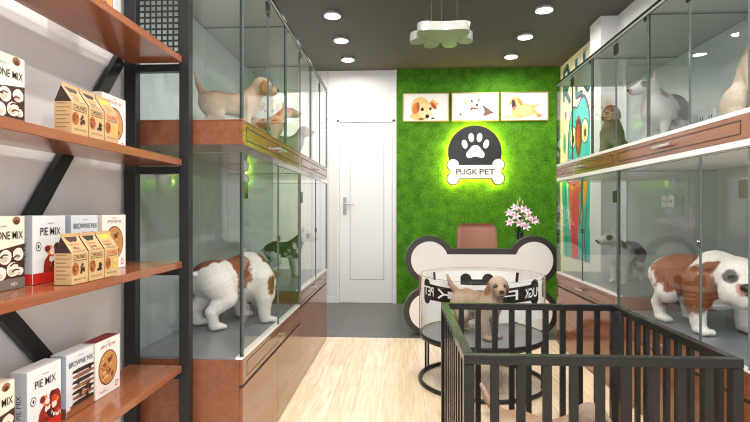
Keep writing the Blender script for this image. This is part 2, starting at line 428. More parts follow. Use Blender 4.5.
# ---------------------------------------------------------------- three pictures
def picture(x0, x1, label, paint):
    w = x1-x0; z0, z1 = 2.256, 2.606
    p = thing('framed_picture', label, 'picture', ((x0+x1)/2, YB-.03, z0), 0, 'three framed dog pictures above the sign')
    m = MB(); t = .008
    for a in ((x0, z0, x1, z0+t), (x0, z1-t, x1, z1), (x0, z0+t, x0+t, z1-t), (x1-t, z0+t, x1, z1-t)): m.box(a[0], YB-.056, a[1], a[2], YB-.03, a[3], M['gold'])
    m.build('frame', p)
    f = (Vector((x0, YB-.045, z0)), X, Z, -Y); m = MB().prism([(t, t), (w-t, t), (w-t, .35-t), (t, .35-t)], f, -.012, .0, M['paper'])
    paint(m, (f[0], X*w, Z*.35, -Y)); m.build('print', p)
    return p
def pup1(m, f):
    L = lambda pts, d, c: m.decal(pts, f, d, flat(*c))
    E = lambda cx, cy, rx, ry, d, c, rot=0: L(ell(cx, cy, rx, ry, 26, rot=rot), d, c)
    E(.38, .50, .205, .37, .0005, (244, 206, 132)); E(.36, .20, .20, .16, .0007, (240, 198, 124)); E(.47, .38, .15, .26, .001, (248, 220, 160))
    E(.29, .47, .075, .21, .0014, (216, 128, 60), -.1); E(.33, .52, .03, .17, .0017, (176, 92, 44))
    L([(.57, .66), (.64, .77), (.78, .63), (.72, .48), (.67, .44), (.62, .5)], .0014, (240, 186, 100)); E(.67, .55, .04, .13, .0017, (190, 84, 48), .35)
    E(.51, .28, .13, .13, .0018, (250, 228, 180)); E(.425, .43, .035, .06, .002, (40, 26, 22)); E(.60, .45, .026, .05, .002, (40, 26, 22))
    E(.53, .18, .042, .07, .0022, (34, 28, 34)); E(.40, .09, .06, .025, .0022, (60, 40, 34)); E(.65, .11, .035, .03, .0022, (60, 40, 34))
def pup2(m, f):
    L = lambda pts, d, c: m.decal(pts, f, d, flat(*c))
    E = lambda cx, cy, rx, ry, d, c, rot=0: L(ell(cx, cy, rx, ry, 26, rot=rot), d, c)
    E(.45, .52, .20, .36, .0005, (244, 240, 232)); E(.42, .26, .3, .16, .0008, (238, 234, 226)); E(.5, .6, .14, .22, .001, (250, 248, 244))
    E(.30, .68, .03, .09, .0012, (232, 214, 160)); E(.43, .70, .022, .04, .002, (60, 44, 40)); E(.58, .73, .025, .06, .002, (180, 130, 100))
    E(.54, .56, .03, .045, .002, (40, 30, 34)); L([(.37, .36), (.42, .49), (.52, .47), (.61, .48), (.55, .42), (.45, .41)], .002, (122, 66, 44))
    L([(.64, .57), (.70, .52), (.82, .38), (.91, .27), (.76, .24), (.66, .19), (.70, .3), (.69, .42)], .002, (104, 76, 72)); E(.19, .24, .022, .035, .002, (90, 60, 50))
    L([(.66, .19), (.76, .24), (.84, .25), (.72, .16)], .0022, (176, 110, 90))
def pup3(m, f):
    L = lambda pts, d, c: m.decal(pts, f, d, flat(*c))
    E = lambda cx, cy, rx, ry, d, c, rot=0: L(ell(cx, cy, rx, ry, 26, rot=rot), d, c)
    L(smooth_loop([(.24, .12), (.22, .45), (.30, .62), (.42, .58), (.58, .60), (.68, .52), (.8, .58), (.83, .55), (.70, .42), (.76, .34), (.86, .16), (.80, .12), (.72, .24), (.6, .14)], 2), .0005, (232, 190, 124))
    E(.30, .66, .10, .18, .0009, (226, 176, 108)); L([(.16, .56), (.25, .78), (.27, .66), (.22, .56)], .0012, (206, 146, 84)); E(.41, .66, .04, .14, .0012, (200, 134, 76), .3)
    E(.275, .56, .042, .19, .0016, (64, 24, 34), .05); E(.285, .44, .026, .06, .0018, (206, 116, 128)); E(.20, .13, .16, .05, .0016, (240, 200, 136)); E(.33, .13, .16, .05, .0014, (228, 180, 112))
    E(.5, .38, .16, .17, .0008, (240, 206, 146)); E(.81, .17, .05, .06, .0016, (206, 146, 110), -.8)
picture(.020, .592, 'framed puppy picture by the door, golden puppy face looking straight out', pup1)
picture(.623, 1.197, 'framed puppy picture in the middle, white puppy with a dark grey patch', pup2)
picture(1.221, 1.795, 'framed puppy picture beside the mural wall, golden puppy lying down yawning', pup3)

# ---------------------------------------------------------------- mural on the right-hand wall
mu = MB(); f = (Vector((XR, 0, 0)), -Y, Z, -X)      # u runs towards the camera
def mdec(pts, d, c): mu.decal([(-y, z) for y, z in pts], f, d, flat(*c))
def mE(y, z, ry, rz, d, c, rot=0): mu.decal([(-a, b) for a, b in ell(y, z, ry, rz, 26, rot=rot)], f, d, flat(*c))
mu.prism([(-6.22, .62), (-4.871, .62), (-4.871, H-.002), (-6.22, H-.002)], f, 0, .004, flat(238, 234, 222))
TE, NV, PU, RD, YE, OR = (50, 206, 206), (28, 52, 84), (92, 44, 104), (214, 52, 84), (238, 214, 120), (232, 150, 52)
def stroke(pts, w, d, c):
    for a, b in zip(pts, pts[1:]):
        dx, dy = b[0]-a[0], b[1]-a[1]; l = math.hypot(dx, dy) or 1; nx, ny = -dy/l*w/2, dx/l*w/2
        mdec([(a[0]+nx, a[1]+ny), (b[0]+nx, b[1]+ny), (b[0]-nx, b[1]-ny), (a[0]-nx, a[1]-ny)], d, c)
        mE(b[0], b[1], w/2, w/2, d+.0002, c)
# big painted letter strokes along the top
for k, (y0, pts) in enumerate(((6.08, [(0, 2.45), (.0, 2.80), (-.12, 2.84), (-.2, 2.7), (-.12, 2.58), (0, 2.6), (-.2, 2.42)]), (5.66, [(0, 2.84), (.0, 2.42), (-.16, 2.42)]),
                               (5.42, [(0, 2.84), (-.0, 2.5), (-.1, 2.42), (-.2, 2.5), (-.2, 2.84)]), (5.12, [(-.12, 2.84), (0, 2.8), (0, 2.66), (-.14, 2.6), (-.14, 2.46), (0, 2.42)]))):
    P = [(y0+a, b) for a, b in pts]; stroke(P, .07, .005, NV); stroke([(a-.012, b+.01) for a, b in P], .02, .006, (44, 150, 170))
# teal creature head
head = smooth_loop([(5.92, 1.5), (5.92, 1.95), (5.86, 2.2), (5.74, 2.32), (5.62, 2.26), (5.5, 2.38), (5.38, 2.34), (5.28, 2.15), (5.24, 1.8), (5.26, 1.5)], 2)
mdec([((y-5.58)*1.09+5.58, (z-1.9)*1.07+1.9) for y, z in head], .0052, PU); mdec(head, .006, TE)
for y, z, s in ((5.76, 1.98, 1), (5.40, 2.0, 1.05)):
    mE(y, z, .105*s, .13*s, .0065, PU); mE(y, z, .09*s, .115*s, .007, (250, 246, 226)); mE(y, z-.02, .055*s, .075*s, .0075, YE); mE(y-.01, z-.02, .028, .045, .008, (40, 30, 40))
mdec(smooth_loop([(5.65, 2.2), (5.53, 2.2), (5.46, 1.92), (5.58, 1.68), (5.71, 1.92)], 2), .0085, (120, 30, 52)); mE(5.59, 1.98, .055, .13, .009, (196, 48, 52))
for a in ((5.84, 1.72), (5.86, 1.55), (5.34, 1.7), (5.32, 1.55)): mE(a[0], a[1], .012, .07, .0075, (30, 130, 150))
mdec([(5.78, 1.66), (5.4, 1.66), (5.45, 1.48), (5.72, 1.48)], .007, NV)
for k in range(4): mdec([(5.74-k*.09, 1.66), (5.67-k*.09, 1.66), (5.705-k*.09, 1.57)], .0075, (250, 246, 230))
mE(6.06, 1.95, .05, .12, .006, (90, 190, 160)); mE(6.02, 2.28, .035, .05, .006, (120, 60, 120))
# body: teal, red and orange bands running down
mdec([(6.18, 1.5), (5.24, 1.5), (5.28, 1.0), (5.2, .62), (6.1, .62), (6.12, 1.1)], .005, (44, 178, 176))
mdec([(5.92, 1.5), (5.52, 1.5), (5.56, 1.2), (5.62, .9), (5.6, .62), (5.82, .62), (5.86, 1.05)], .006, RD)
mdec([(5.48, 1.5), (5.30, 1.5), (5.36, 1.28), (5.5, 1.1), (5.55, .95), (5.52, 1.15), (5.44, 1.3)], .0068, OR)
for pts, c in (([(5.96, 1.5), (5.93, 1.2), (5.88, .95)], (245, 240, 220)), ([(5.5, 1.5), (5.5, 1.2), (5.58, 1.0)], (60, 30, 50)), ([(6.04, 1.5), (6.02, 1.1), (5.98, .62)], (26, 110, 124)),
               ([(5.72, 1.5), (5.74, 1.1), (5.7, .62)], (160, 24, 60)), ([(5.34, 1.2), (5.42, .9), (5.38, .62)], (120, 40, 60))): stroke(pts, .018, .0075, c)
mo = mu.build('wall_mural', origin=(XR, 5.5, .62)); tag(mo, 'painted mural of a teal creature with letters above, on the side wall past the pillar', 'mural')
# ================================================================ display cabinets
M['edgedark'] = pm('dark_glass_profile', (70, 74, 74), .12, .6)
def groove_shade_lines(m, x, s, y0, y1, z0, z1, w=.004):
    """thin dark outline on a front at plane x; s = direction of the aisle"""
    d = MB.box; xx = x + s*.001
    for a in ((y0, z0, y1, z0+w), (y0, z1-w, y1, z1), (y0, z0, y0+w, z1), (y1-w, z0, y1, z1)):
        m.box(x, a[0], a[1], xx, a[2], a[3], M['plinth_gap_shade'])  # raised dark strip, painted in place of a shaded gap
def handle(parent, x, s, yc, zc, l=.17):
    m = MB(); xo = x + s*.024
    m.bar((xo, yc-l/2, zc), (xo, yc+l/2, zc), .008, .012, M['steel'])
    for q in (-1, 1): m.bar((x, yc+q*l*.4, zc), (xo, yc+q*l*.4, zc), .008, .008, M['steel'])
    m.build('handle', parent)
def hinge(parent, x, s, y, z, w=.055, h=.075):
    MB().box(x - s*.006, y-w/2, z-h/2, x + s*.007, y+w/2, z+h/2, M['hinge'], .002).build('hinge', parent)
def pane_y(m, x, y0, y1, z0, z1, t=.008):   # pane in the aisle plane
    m.box(x-t/2, y0, z0, x+t/2, y1, z1, M['glass'])
def pane(name, parent, x0, y0, z0, x1, y1, z1, edges=True):
    """a single sheet of glass as a thin slab with slightly green polished edges"""
    m = MB(); dx, dy = abs(x1-x0), abs(y1-y0)
    if dx < dy:
        xc = (x0+x1)/2
        m.add([(xc, y0, z0), (xc, y1, z0), (xc, y1, z1), (xc, y0, z1)], [(0, 1, 2, 3)], M['glass'])
        if edges:
            for a in (y0, y1-.002): m.box(x0, a, z0, x1, a+.0016, z1, M['edge'])
            m.box(x0, y0, z1-.003, x1, y1, z1, M['edge'])
    else:
        yc = (y0+y1)/2
        m.add([(x0, yc, z0), (x1, yc, z0), (x1, yc, z1), (x0, yc, z1)], [(0, 1, 2, 3)], M['glass'])
        if edges:
            m.box(x0, y0, z1-.003, x1, y1, z1, M['edge'])
    return m.build(name, parent)

def upper_case(s, xf, xb, y0, y1, label):
    """s = direction from the cabinet towards the aisle (+1 or -1)"""
    o = thing('glass_display_case', label, 'display case', ((xf+xb)/2, (y0+y1)/2, 1.405))
    xi = xf - s*.012
    MB().box(xb, y0, 1.433, xi, y1, 1.533, M['wood']).build('base', o)
    if s < 0: MB().box(xb, y0+.001, 1.406, xf, y1-.001, 1.432, M['ledge']).build('underside_trim', o)
    zf = 1.553 if s < 0 else 1.539
    ym = (y0+y1)/2
    for a, b in ((y0+.001, ym-.0015), (ym+.0015, y1-.001)):
        m = MB().box(xi + s*.0005, a, 1.434, xf, b, 1.532, M['wood'])
        groove_shade_lines(m, xf, s, a+.05, b-.03, 1.455, 1.512)
        d = m.build('drawer_front', o); handle(d, xf, s, (a+b)/2+.02, 1.483)
    MB().box(xb, y0, 1.534, xf, y1, zf, M['ledge' if s < 0 else 'wood']).box(xb, y0+.012, zf, xf-s*.02, y1-.012, zf+.004, M['back']).build('floor_board', o)
    MB().box(xb, y0, zf+.005, xb + s*.008, y1, 2.23, M['back']).build('back_panel', o)
    MB().box(xb, y0, 2.232, xf, y1, 2.242, M['top']).build('top_panel', o)
    MB().box(xf - s*.008, y0, 2.2425, xf + s*.004, y1, 2.256, M['hinge']).build('top_rail', o)
    n = 3; L = (y1-y0)/n
    for k in range(n+1):
        y = min(max(y0 + k*L, y0+.005), y1-.005)
        MB().box(xf - s*.012, y-.006, zf+.004, xf - s*.0045, y+.006, 2.23, M['edgedark']).build('corner_profile', o)
        pane('partition' if 0 < k < n else 'end_glass', o, xb + s*.01, y-.004, zf+.002, xf - s*.013, y+.004, 2.228)
    for k in range(n):
        a, b = y0 + k*L + .003, y0 + (k+1)*L - .003; yc = (a+b)/2
        g1 = pane('glass_door', o, xf-.004, a, zf+.003, xf+.004, yc-.0015, 2.226)
        g2 = pane('glass_door', o, xf-.004, yc+.0015, zf+.003, xf+.004, b, 2.226)
        hinge(g1, xf, s, yc, 2.165, .05, .065)
        MB().box(xf-.005, a+.01, 2.20, xf+.007, a+.035, 2.222, M['hinge'], .002).build('door_clip', g2)
    return o
def lower_case(s, xf, xb, y0, y1, zb, zg, label, seam):
    """zb = height of the gap under the drawer, zg = height of the cage floor"""
    o = thing('animal_cabinet', label, 'cabinet', ((xf+xb)/2, (y0+y1)/2, 0))
    xi = xf - s*.014
    MB().box(xb, y0, .06, xi, y1, zg-.012, M['wood']).build('carcass', o)
    MB().box(xb, y0+.01, 0, xf - s*.05, y1-.01, .059, M['plinth_gap_shade']).build('plinth', o)
    ym = (y0+y1)/2
    for a, b in ((y0+.001, ym-.002), (ym+.002, y1-.001)):
        MB().box(xi + s*.0005, a, .012, xf, b, zb-.008, M['wood']).build('door', o)
    MB().box(xi + s*.0005, y0+.002, zb-.007, xf - s*.004, y1-.002, zb+.007, M['plinth_gap_shade']).build('groove_shade_strip', o)  # dark strip painted for the shade in the gap below the drawer
    m = MB().box(xi + s*.0005, y0+.001, zb+.008, xf, y1-.001, zg-.013, M['wood'])
    groove_shade_lines(m, xf, s, y0+.06, y1-.06, zb+.028, zg-.03, .003)
    d = m.build('drawer_front', o); handle(d, xf, s, ym, (zb+zg)/2, .15)
    MB().box(xb, y0, zg-.011, xf - s*.03, y1, zg, M['cagefloor']).box(xf - s*.03, y0, zg-.011, xf, y1, zg, M['ledge']).build('cage_floor', o)
    MB().box(xb, y0, zg+.001, xb + s*.008, y1, 1.405 if s < 0 else 1.432, M['back_shaded']).build('back_panel', o)
    for y in (y0+.006, y1-.006):
        MB().box(xf - s*.012, y-.006, zg+.002, xf - s*.0045, y+.006, 1.40, M['edgedark']).build('corner_profile', o)
        pane('end_glass', o, xb + s*.01, y-.004, zg+.001, xf - s*.013, y+.004, 1.40)
    ys = seam
    g1 = pane('glass_door', o, xf-.004, y0+.002, zg+.002, xf+.004, ys-.0015, 1.398)
    g2 = pane('glass_door', o, xf-.004, ys+.0015, zg+.002, xf+.004, y1-.002, 1.398)
    hinge(g1, xf, s, y0+.03, 1.24)
    MB().box(xf-.006, ys-.008, .985, xf+.008, ys+.018, 1.015, M['hinge'], .002).build('lock', g2)
    return o
xlb, xrb = XL+.002, XR-.002
L = (-.67, xlb); R = (1.35, xrb)
lower_case(1, *L, 2.085, 3.293, .405, .53, 'brown cabinet with glass cage on top holding the brown and white bulldog, beside the shelves', 2.70)
lower_case(1, *L, 3.297, 4.495, .505, .625, 'brown cabinet with glass cage holding the black and white dog, close to the white door', 3.90)
lower_case(-1, *R, 2.01, 3.193, .405, .53, 'brown cabinet with glass cage holding the big bulldog behind the black pen', 2.33)
lower_case(-1, *R, 3.197, 4.42, .505, .625, 'brown cabinet with glass cage holding the grey and white dog, next to the mural', 3.80)
upper_case(1, *L, 2.085, 4.495, 'upper glass display case of three bays with puppies, between the shelves and the white door')
upper_case(-1, *R, 2.01, 4.42, 'upper glass display case of three bays with puppies, next to the mural and pillar')

# wall sockets seen through the glass
for y, z, t in ((3.73, 1.22, 'white double wall socket inside the lower cages on the mural side'), (3.27, 1.74, 'white double wall socket inside the upper case behind the bull terrier')):
    m = MB()
    for k in (-1, 1):
        m.box(xrb-.02, y+k*.045-.041, z-.045, xrb-.0085, y+k*.045+.041, z+.045, M['socket'], .004)
        for q in (-1, 1): m.box(xrb-.021, y+k*.045+q*.012-.003, z-.012, xrb-.0195, y+k*.045+q*.012+.003, z+.012, M['black'])
    tag(m.build('wall_socket', origin=(xrb-.01, y, z)), t, 'wall socket')

# ================================================================ shelf unit on the near left
sh = thing('steel_shelf_unit', 'black steel shelf unit with brown wooden shelves and zigzag braces along the white wall', 'shelf unit', (-1.02, 1.3, 0))
xs, xw = -.915, -1.125
def post(x, y, w=.04, d=.04): MB().box(x-w/2, y-d/2, 0, x+w/2, y+d/2, H-.002, M['post'], .002).build('post', sh)
post(-.897, 2.045, .042); post(-1.128, 2.045, .05); post(-.897, .62, .042); post(-1.128, .62, .05)
ST = (1.79, 1.365, .943, .513)
for z in ST:
    MB().box(xw, .64, z-.028, xs+.012, 2.02, z, M['shelf'], .002).build('shelf', sh)
    for y in (2.045, .62): MB().box(-1.10, y-.015, z-.06, -.919, y+.015, z-.03, M['post']).build('crossbar', sh)
br = [(1.985, 1.77), (1.33, .915), (1.70, .515)]
for a, b in ((br[0], br[1]), (br[1], br[2])):
    MB().bar((-1.148, a[0], a[1]), (-1.148, b[0], b[1]), .05, .022, M['post'], up=(1, 0, 0)).build('brace', sh)
m = MB(); z0, z1 = 1.81, H-.01; p = .0245
n = int((z1-z0)/p)
for k in range(n): m.box(-1.10, 2.043, z0+k*p, -.92, 2.047, z0+k*p+.0075, M['post'])
for k in range(8): m.box(-1.10+k*p, 2.0405, z0, -1.10+k*p+.0075, 2.0425, z1, M['post'])
m.build('wire_mesh_panel', sh)

# ================================================================ packets on the shelves
INK, RED, WH = (40, 38, 38), (190, 30, 36), (248, 246, 242)
def face(xo, y0, z): return (Vector((xo, y0, z)), Y, Z, X)
def mixbox(style, y0, z, label, group, w=.135, h=.192, d=.05, xo=-1.02):
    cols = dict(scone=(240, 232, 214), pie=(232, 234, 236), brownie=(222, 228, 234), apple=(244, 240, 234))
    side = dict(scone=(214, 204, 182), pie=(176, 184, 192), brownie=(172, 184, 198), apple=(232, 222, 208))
    z += .0015
    c = flat(*cols[style]); m = MB().box(xo-d, y0, z, xo, y0+w, z+h, c)
    f = face(xo, y0, z); D = lambda pts, o, q: m.decal(pts, f, o, flat(*q))
    fs = (Vector((xo-d, y0, z)), X, Z, -Y)        # end face towards the shop front
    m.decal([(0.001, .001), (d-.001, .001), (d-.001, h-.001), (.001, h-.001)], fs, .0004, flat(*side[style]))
    if style == 'apple': m.decal([(0, 0), (d, 0), (d, w), (0, w)], (Vector((xo-d, y0, z+h)), X, Y, Z), .0005, flat(140, 22, 34))
    else: m.decal([(0, 0), (d, 0), (d, w), (0, w)], (Vector((xo-d, y0, z+h)), X, Y, Z), .0005, flat(*[min(255, q+8) for q in cols[style]]))
    fv = (fs[0], Z, -X, -Y)                       # lettering running up the end face
    rnd = random.Random(style); 
    def blobs(n, x0, x1, a0, a1, r0, r1, colsx, o):
        for k in range(n):
            r = rnd.uniform(r0, r1); D(ell(rnd.uniform(x0+r, x1-r), rnd.uniform(a0+r, a1-r), r, r*rnd.uniform(.7, 1.1), 9, wob=.15, rot=rnd.uniform(0, 3)), o+k*.00002, rnd.choice(colsx))
    if style == 'scone':
        D([(.0, .028), (w, .028), (w, .118), (.075, .108), (.0, .095)], .0005, (66, 38, 32))
        
        for bx, by, r_ in ((.02, .052, .019), (.062, .044, .02), (.104, .052, .021), (.03, .084, .018), (.078, .086, .021), (.122, .09, .019), (.128, .045, .012)): D(ell(bx, by, r_, r_*.92, 14, wob=.06), .0007+bx*.001, (236, 228, 216)); D(ell(bx-.004, by-.006, r_*.6, r_*.4, 10), .0009+bx*.001, (206, 190, 168))
        for k in range(6):
            a = rnd.uniform(.01, w-.035); b = rnd.uniform(.045, .105); D([(a, b), (a+.012, b+.006), (a+.026, b+.004), (a+.027, b+.001), (a+.012, b+.002), (a+.002, b-.004)], .0013+k*.00002, (58, 30, 26))
        D(ell(w*.8, h-.012, .014, .011, 12), .0008, (150, 104, 70)); D(ell(w*.8, h-.016, .008, .007, 12), .0009, (84, 48, 30))
        D([(0, 0), (w, 0), (w, .028), (0, .028)], .0012, (112, 104, 98)); m.text('SCONE MIX', f, w*.56, .142, .021, .0015, M['black'], width=w*.78, thick=.005)
        m.text('ORGANIC', f, w*.5, .166, .004, .0013, M['black']); m.text('MIX', f, w*.75, .013, .009, .0014, flat(220, 214, 200))
    elif style == 'pie':
        D(smooth_loop([(.045, 0), (.04, .06), (.07, .085), (w, .125), (w, 0)], 2), .0005, (150, 40, 26))
        blobs(34, .045, w, .028, .115, .006, .012, [(196, 66, 36), (120, 24, 22), (232, 226, 220), (232, 132, 58), (60, 20, 20)], .0007)
        D([(0, 0), (w, 0), (w, .03), (0, .03)], .0012, (206, 40, 30)); m.text('PIE MIX', f, w*.52, .147, .022, .0013, M['black'], width=w*.62, thick=.005)
        m.text('ORGANIC', f, w*.52, .17, .004, .0013, M['black'])
        D(ell(.022, .105, .011, .013, 18), .0008, INK); D(ell(.022, .105, .0085, .0105, 18), .0009, cols[style]); D(ell(.022, .105, .004, .006, 8), .001, INK)
        m.text('PIE MIX', fv, h*.5, -d*.5, .014, .0006, M['black']); m.decal([(.001, .001), (d-.001, .001), (d-.001, .03), (.001, .03)], fs, .0006, flat(206, 40, 30))
    elif style == 'brownie':
        D([(.018, .0), (w, .0), (w, .03), (.018, .03)], .0005, (128, 76, 46)); D([(0, 0), (w, 0), (w, .02), (0, .02)], .0006, (150, 92, 56))
        for k in range(7):
            b = .026+k*.0165; D(smooth_loop([(.025+.004*(k % 2), b), (w, b), (w, b+.013), (.03, b+.013)], 1), .0008+k*.00003, ((52, 34, 28), (140, 96, 66))[k % 2])
        blobs(14, .03, w, .03, .135, .005, .01, [(40, 24, 20), (92, 56, 40), (176, 132, 92)], .0011)
        m.text('BROWNIE MIX', f, w*.52, .158, .017, .0016, M['black'], width=w*.88); m.text('ORGANIC', f, w*.52, .178, .004, .0013, M['black'])
        m.text('BROWNIE MIX', fv, h*.55, -d*.5, .014, .0006, M['black'])
        m.decal([(.001, .001), (d-.001, .001), (d-.001, .03), (.001, .03)], fs, .0006, flat(128, 76, 46))
    else:
        m.text('APPLE PIE MIX', f, w*.5, .168, .011, .0006, flat(150, 30, 40), width=w*.62); m.text('ORGANIC', f, w*.5, .181, .004, .0006, flat(150, 30, 40))
        D(ell(w*.5, .092, .056, .06, 30), .0006, (96, 34, 24)); D(ell(w*.5, .092, .052, .056, 30), .0008, (198, 142, 84))
        blobs(34, w*.5-.042, w*.5+.042, .05, .134, .004, .008, [(150, 92, 46), (226, 182, 116), (122, 66, 34)], .001)
        m.text('ORGANIC', f, .045, .016, .006, .0006, flat(150, 30, 40)); D(ell(w-.022, .022, .01, .011, 16), .0006, (190, 60, 60)); D(ell(w-.022, .022, .007, .008, 16), .0008, (240, 228, 220))
    tag(m.build('baking_mix_box', origin=(xo-d/2, y0+w/2, z)), label, 'box', group)

def carton(kind, y0, z, label, group, w=.07, he=.088, hp=.134, d=.05, xo=-.91):
    kraft, dark = flat(192, 160, 116), dict(MILK=flat(62, 34, 28), DARK=flat(34, 28, 28), WHITE=flat(222, 182, 60))[kind]
    z += .0015; xr = xo-d*.62; m = MB(); y1 = y0+w
    v = [(xo-d, y0, z), (xo, y0, z), (xo, y1, z), (xo-d, y1, z), (xo-d, y0, z+he), (xo, y0, z+he), (xo, y1, z+he), (xo-d, y1, z+he), (xr, y0, z+hp), (xr, y1, z+hp)]
    m.add(v, [(0, 3, 2, 1), (0, 1, 5, 4), (1, 2, 6, 5), (2, 3, 7, 6), (3, 0, 4, 7), (4, 8, 9, 7), (5, 6, 9, 8)], kraft)
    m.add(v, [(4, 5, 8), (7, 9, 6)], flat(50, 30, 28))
    m.box(xr-.002, y0, z+hp-.003, xr+.002, y1, z+hp+.008, kraft)
    n = Vector((hp-he, 0, xo-xr)).normalized(); up = Vector((xr-xo, 0, hp-he)); L = up.length; up.normalize()
    fr = (Vector((xo, y0, z+he)), Y, up, n); ff = face(xo, y0, z)
    m.decal(smooth_loop([(w*.12, L), (w*.88, L), (w*.78, L*.72), (w*.6, L*.62), (w*.5, L*.7), (w*.35, L*.6), (w*.2, L*.75)], 1), fr, .0005, dark)
    m.text('BELGIAN', fr, w*.45, L*.48, .006, .0006, flat(*RED), width=w*.5); m.text(kind, fr, w*.45, L*.27, .009, .0006, M['black'])
    m.text('CHOCOLATE', fr, w*.5, L*.08, .006, .0006, M['black'], width=w*.8)
    m.text('CHUNKS', ff, w*.5, he-.012, .013, .0006, dict(MILK=M['black'], DARK=M['black'], WHITE=flat(180, 50, 40))[kind], width=w*.8)
    m.decal([(w*.08, he-.0215), (w*.92, he-.0215), (w*.92, he-.023), (w*.08, he-.023)], ff, .0006, M['black'])
    rnd = random.Random(kind)
    m.decal(ell(0.001, .045, .0165, .018, 22), (ff[0]+X*.0, Y, Z, X), .0007, flat(160, 88, 42)) if False else None
    m.decal(ell(w*.22, .043, .0145, .018, 22), ff, .0007, flat(160, 88, 42))
    for k in range(9): m.decal(ell(w*.22+rnd.uniform(-.009, .009), .043+rnd.uniform(-.012, .012), .0022, n=7), ff, .0009, flat(62, 28, 16))
    for k in range(9): m.decal(ell(w*.68+rnd.uniform(-.009, .009), .041+rnd.uniform(-.012, .012), .005, .0045, n=6, rot=k), ff, .0007+k*.00003, dark)
    m.text('MADE WITH CARE', ff, w*.5, .013, .004, .0006, M['black'], width=w*.7)
    fe = (Vector((xo-d, y0, z)), X, Z, -Y)
    for k in range(7): m.decal([(d*.1, .016+k*.011), (d*(.7+.2*(k % 2)), .016+k*.011), (d*(.7+.2*(k % 2)), .0185+k*.011), (d*.1, .0185+k*.011)], fe, .0005, flat(140, 112, 76))
    tag(m.build('chocolate_carton', origin=(xo-d/2, y0+w/2, z)), label, 'carton', group)

G3, G2, G4 = 'packets on the shelf at eye level', 'packets on the upper shelf', 'packets on the lowest visible shelf'
for z, g, on in ((ST[1], G2, 'the upper shelf'), (ST[2], G3, 'the middle shelf'), (ST[3], G4, 'the lowest visible shelf')):
    lo = z == ST[3]
    mixbox('scone', 1.16 if not lo else 1.125, z, 'cream scone mix box with white balls and chocolate on ' + on, g, w=.145)
    if z != ST[1]:
        mixbox('pie', 1.335 if not lo else 1.315, z, 'white pie mix box with red fruit picture on ' + on, g, w=.135)
        mixbox('brownie', 1.497 if not lo else 1.475, z, 'pale blue brownie mix box with stacked brown layers on ' + on, g, w=.135)
    mixbox('apple', 1.658 if not lo else 1.62, z, 'white apple pie mix box with round pie picture on ' + on, g, w=.145)
    if not lo:
        for k, (kd, t) in enumerate((('MILK', 'kraft paper carton with brown top drip, milk chocolate, on '), ('DARK', 'kraft paper carton with black top drip, dark chocolate, on '), ('WHITE', 'kraft paper carton with yellow top, white chocolate, on '))):
            carton(kd, 1.338 + k*.078, z, t + on, g, w=.072)
mixbox('apple', 1.60, ST[0], 'white box just visible above the edge of the topmost shelf', 'packets on the top shelf')
# ================================================================ bone-shaped reception desk
yd = 4.62
dk = thing('bone_reception_desk', 'white bone-shaped reception desk front with a dark bronze border, behind the round dog tub', 'reception desk', (.73, yd+.25, 0))
f = (Vector((0, yd, 0)), X, Z, -Y)
def dbone(o):
    r = .222-o
    p = []
    t = math.degrees(math.asin(min(1, (.805-o-.70)/r))); w = math.degrees(math.acos((.085-o*.3)/r))
    for (cx, cz, a0, a1) in ((1.21, .70, -w, 180-t), (.262, .70, t, 180+w), (.247, .223, 180-w, 360-t), (1.203, .223, 180+t, 360+w)):
        p += arc(cx, cz, r, a0, a1, 22)
    return p
def lerp_ring(A, B): return [(i, (i+1) % len(A), len(A)+(i+1) % len(A), len(A)+i) for i in range(len(A))]
m = MB().prism(dbone(0), f, -.10, 0, M['frame_dark']); m.build('bone_border', dk)
m = MB().prism(dbone(.052), f, .0005, .006, M['white']); m.build('bone_front', dk)
MB().box(.20, yd+.102, .0, 1.27, yd+.60, .70, M['white']).build('desk_body', dk)
MB().box(.20, yd+.102, .702, 1.27, yd+.62, .727, M['shelf'], .003).build('desk_top', dk)

# office chair behind the desk
ch = thing('office_chair', 'brown leather office chair with a straight back behind the bone desk', 'chair', (.86, 5.55, 0))
cx0 = .86
def pad_box(x0, y0, z0, x1, y1, z1, mat, bev=.03): return MB().box(x0, y0, z0, x1, y1, z1, mat, bev)
def curved_back():
    m = MB(); n = 12; vs = []; fs = []
    rows = 8
    for side in (0, 1):
        for j in range(rows+1):
            z = .52 + .49*j/rows; hw = .235 - .018*j/rows - (.03 if j == rows else 0) 
            for i in range(n+1):
                u = -1+2*i/n; x = cx0+hw*u; y = 5.72 - .05*(u*u) + .05*(j/rows) + (.05 if side else 0)
                if j in (0, rows): y += (.012 if not side else -.012)
                if i in (0, n): y += (.012 if not side else -.012)
                vs.append((x, y, z))
    N = (rows+1)*(n+1); id_ = lambda s, j, i: s*N + j*(n+1)+i
    for j in range(rows):
        for i in range(n):
            fs.append((id_(0, j, i), id_(0, j, i+1), id_(0, j+1, i+1), id_(0, j+1, i))); fs.append((id_(1, j, i), id_(1, j+1, i), id_(1, j+1, i+1), id_(1, j, i+1)))
    for i in range(n):
        for j in (0, rows): fs.append((id_(0, j, i), id_(1, j, i), id_(1, j, i+1), id_(0, j, i+1)))
    for j in range(rows):
        for i in (0, n): fs.append((id_(0, j, i), id_(0, j+1, i), id_(1, j+1, i), id_(1, j, i)))
    return m.add(vs, fs, M['leather'], True)
curved_back().build('backrest', ch)
pad_box(cx0-.23, 5.33, .43, cx0+.23, 5.72, .52, M['leather']).build('seat', ch)
MB().tube([(cx0, 5.55, .07), (cx0, 5.55, .43)], .025, M['post']).build('gas_lift', ch)
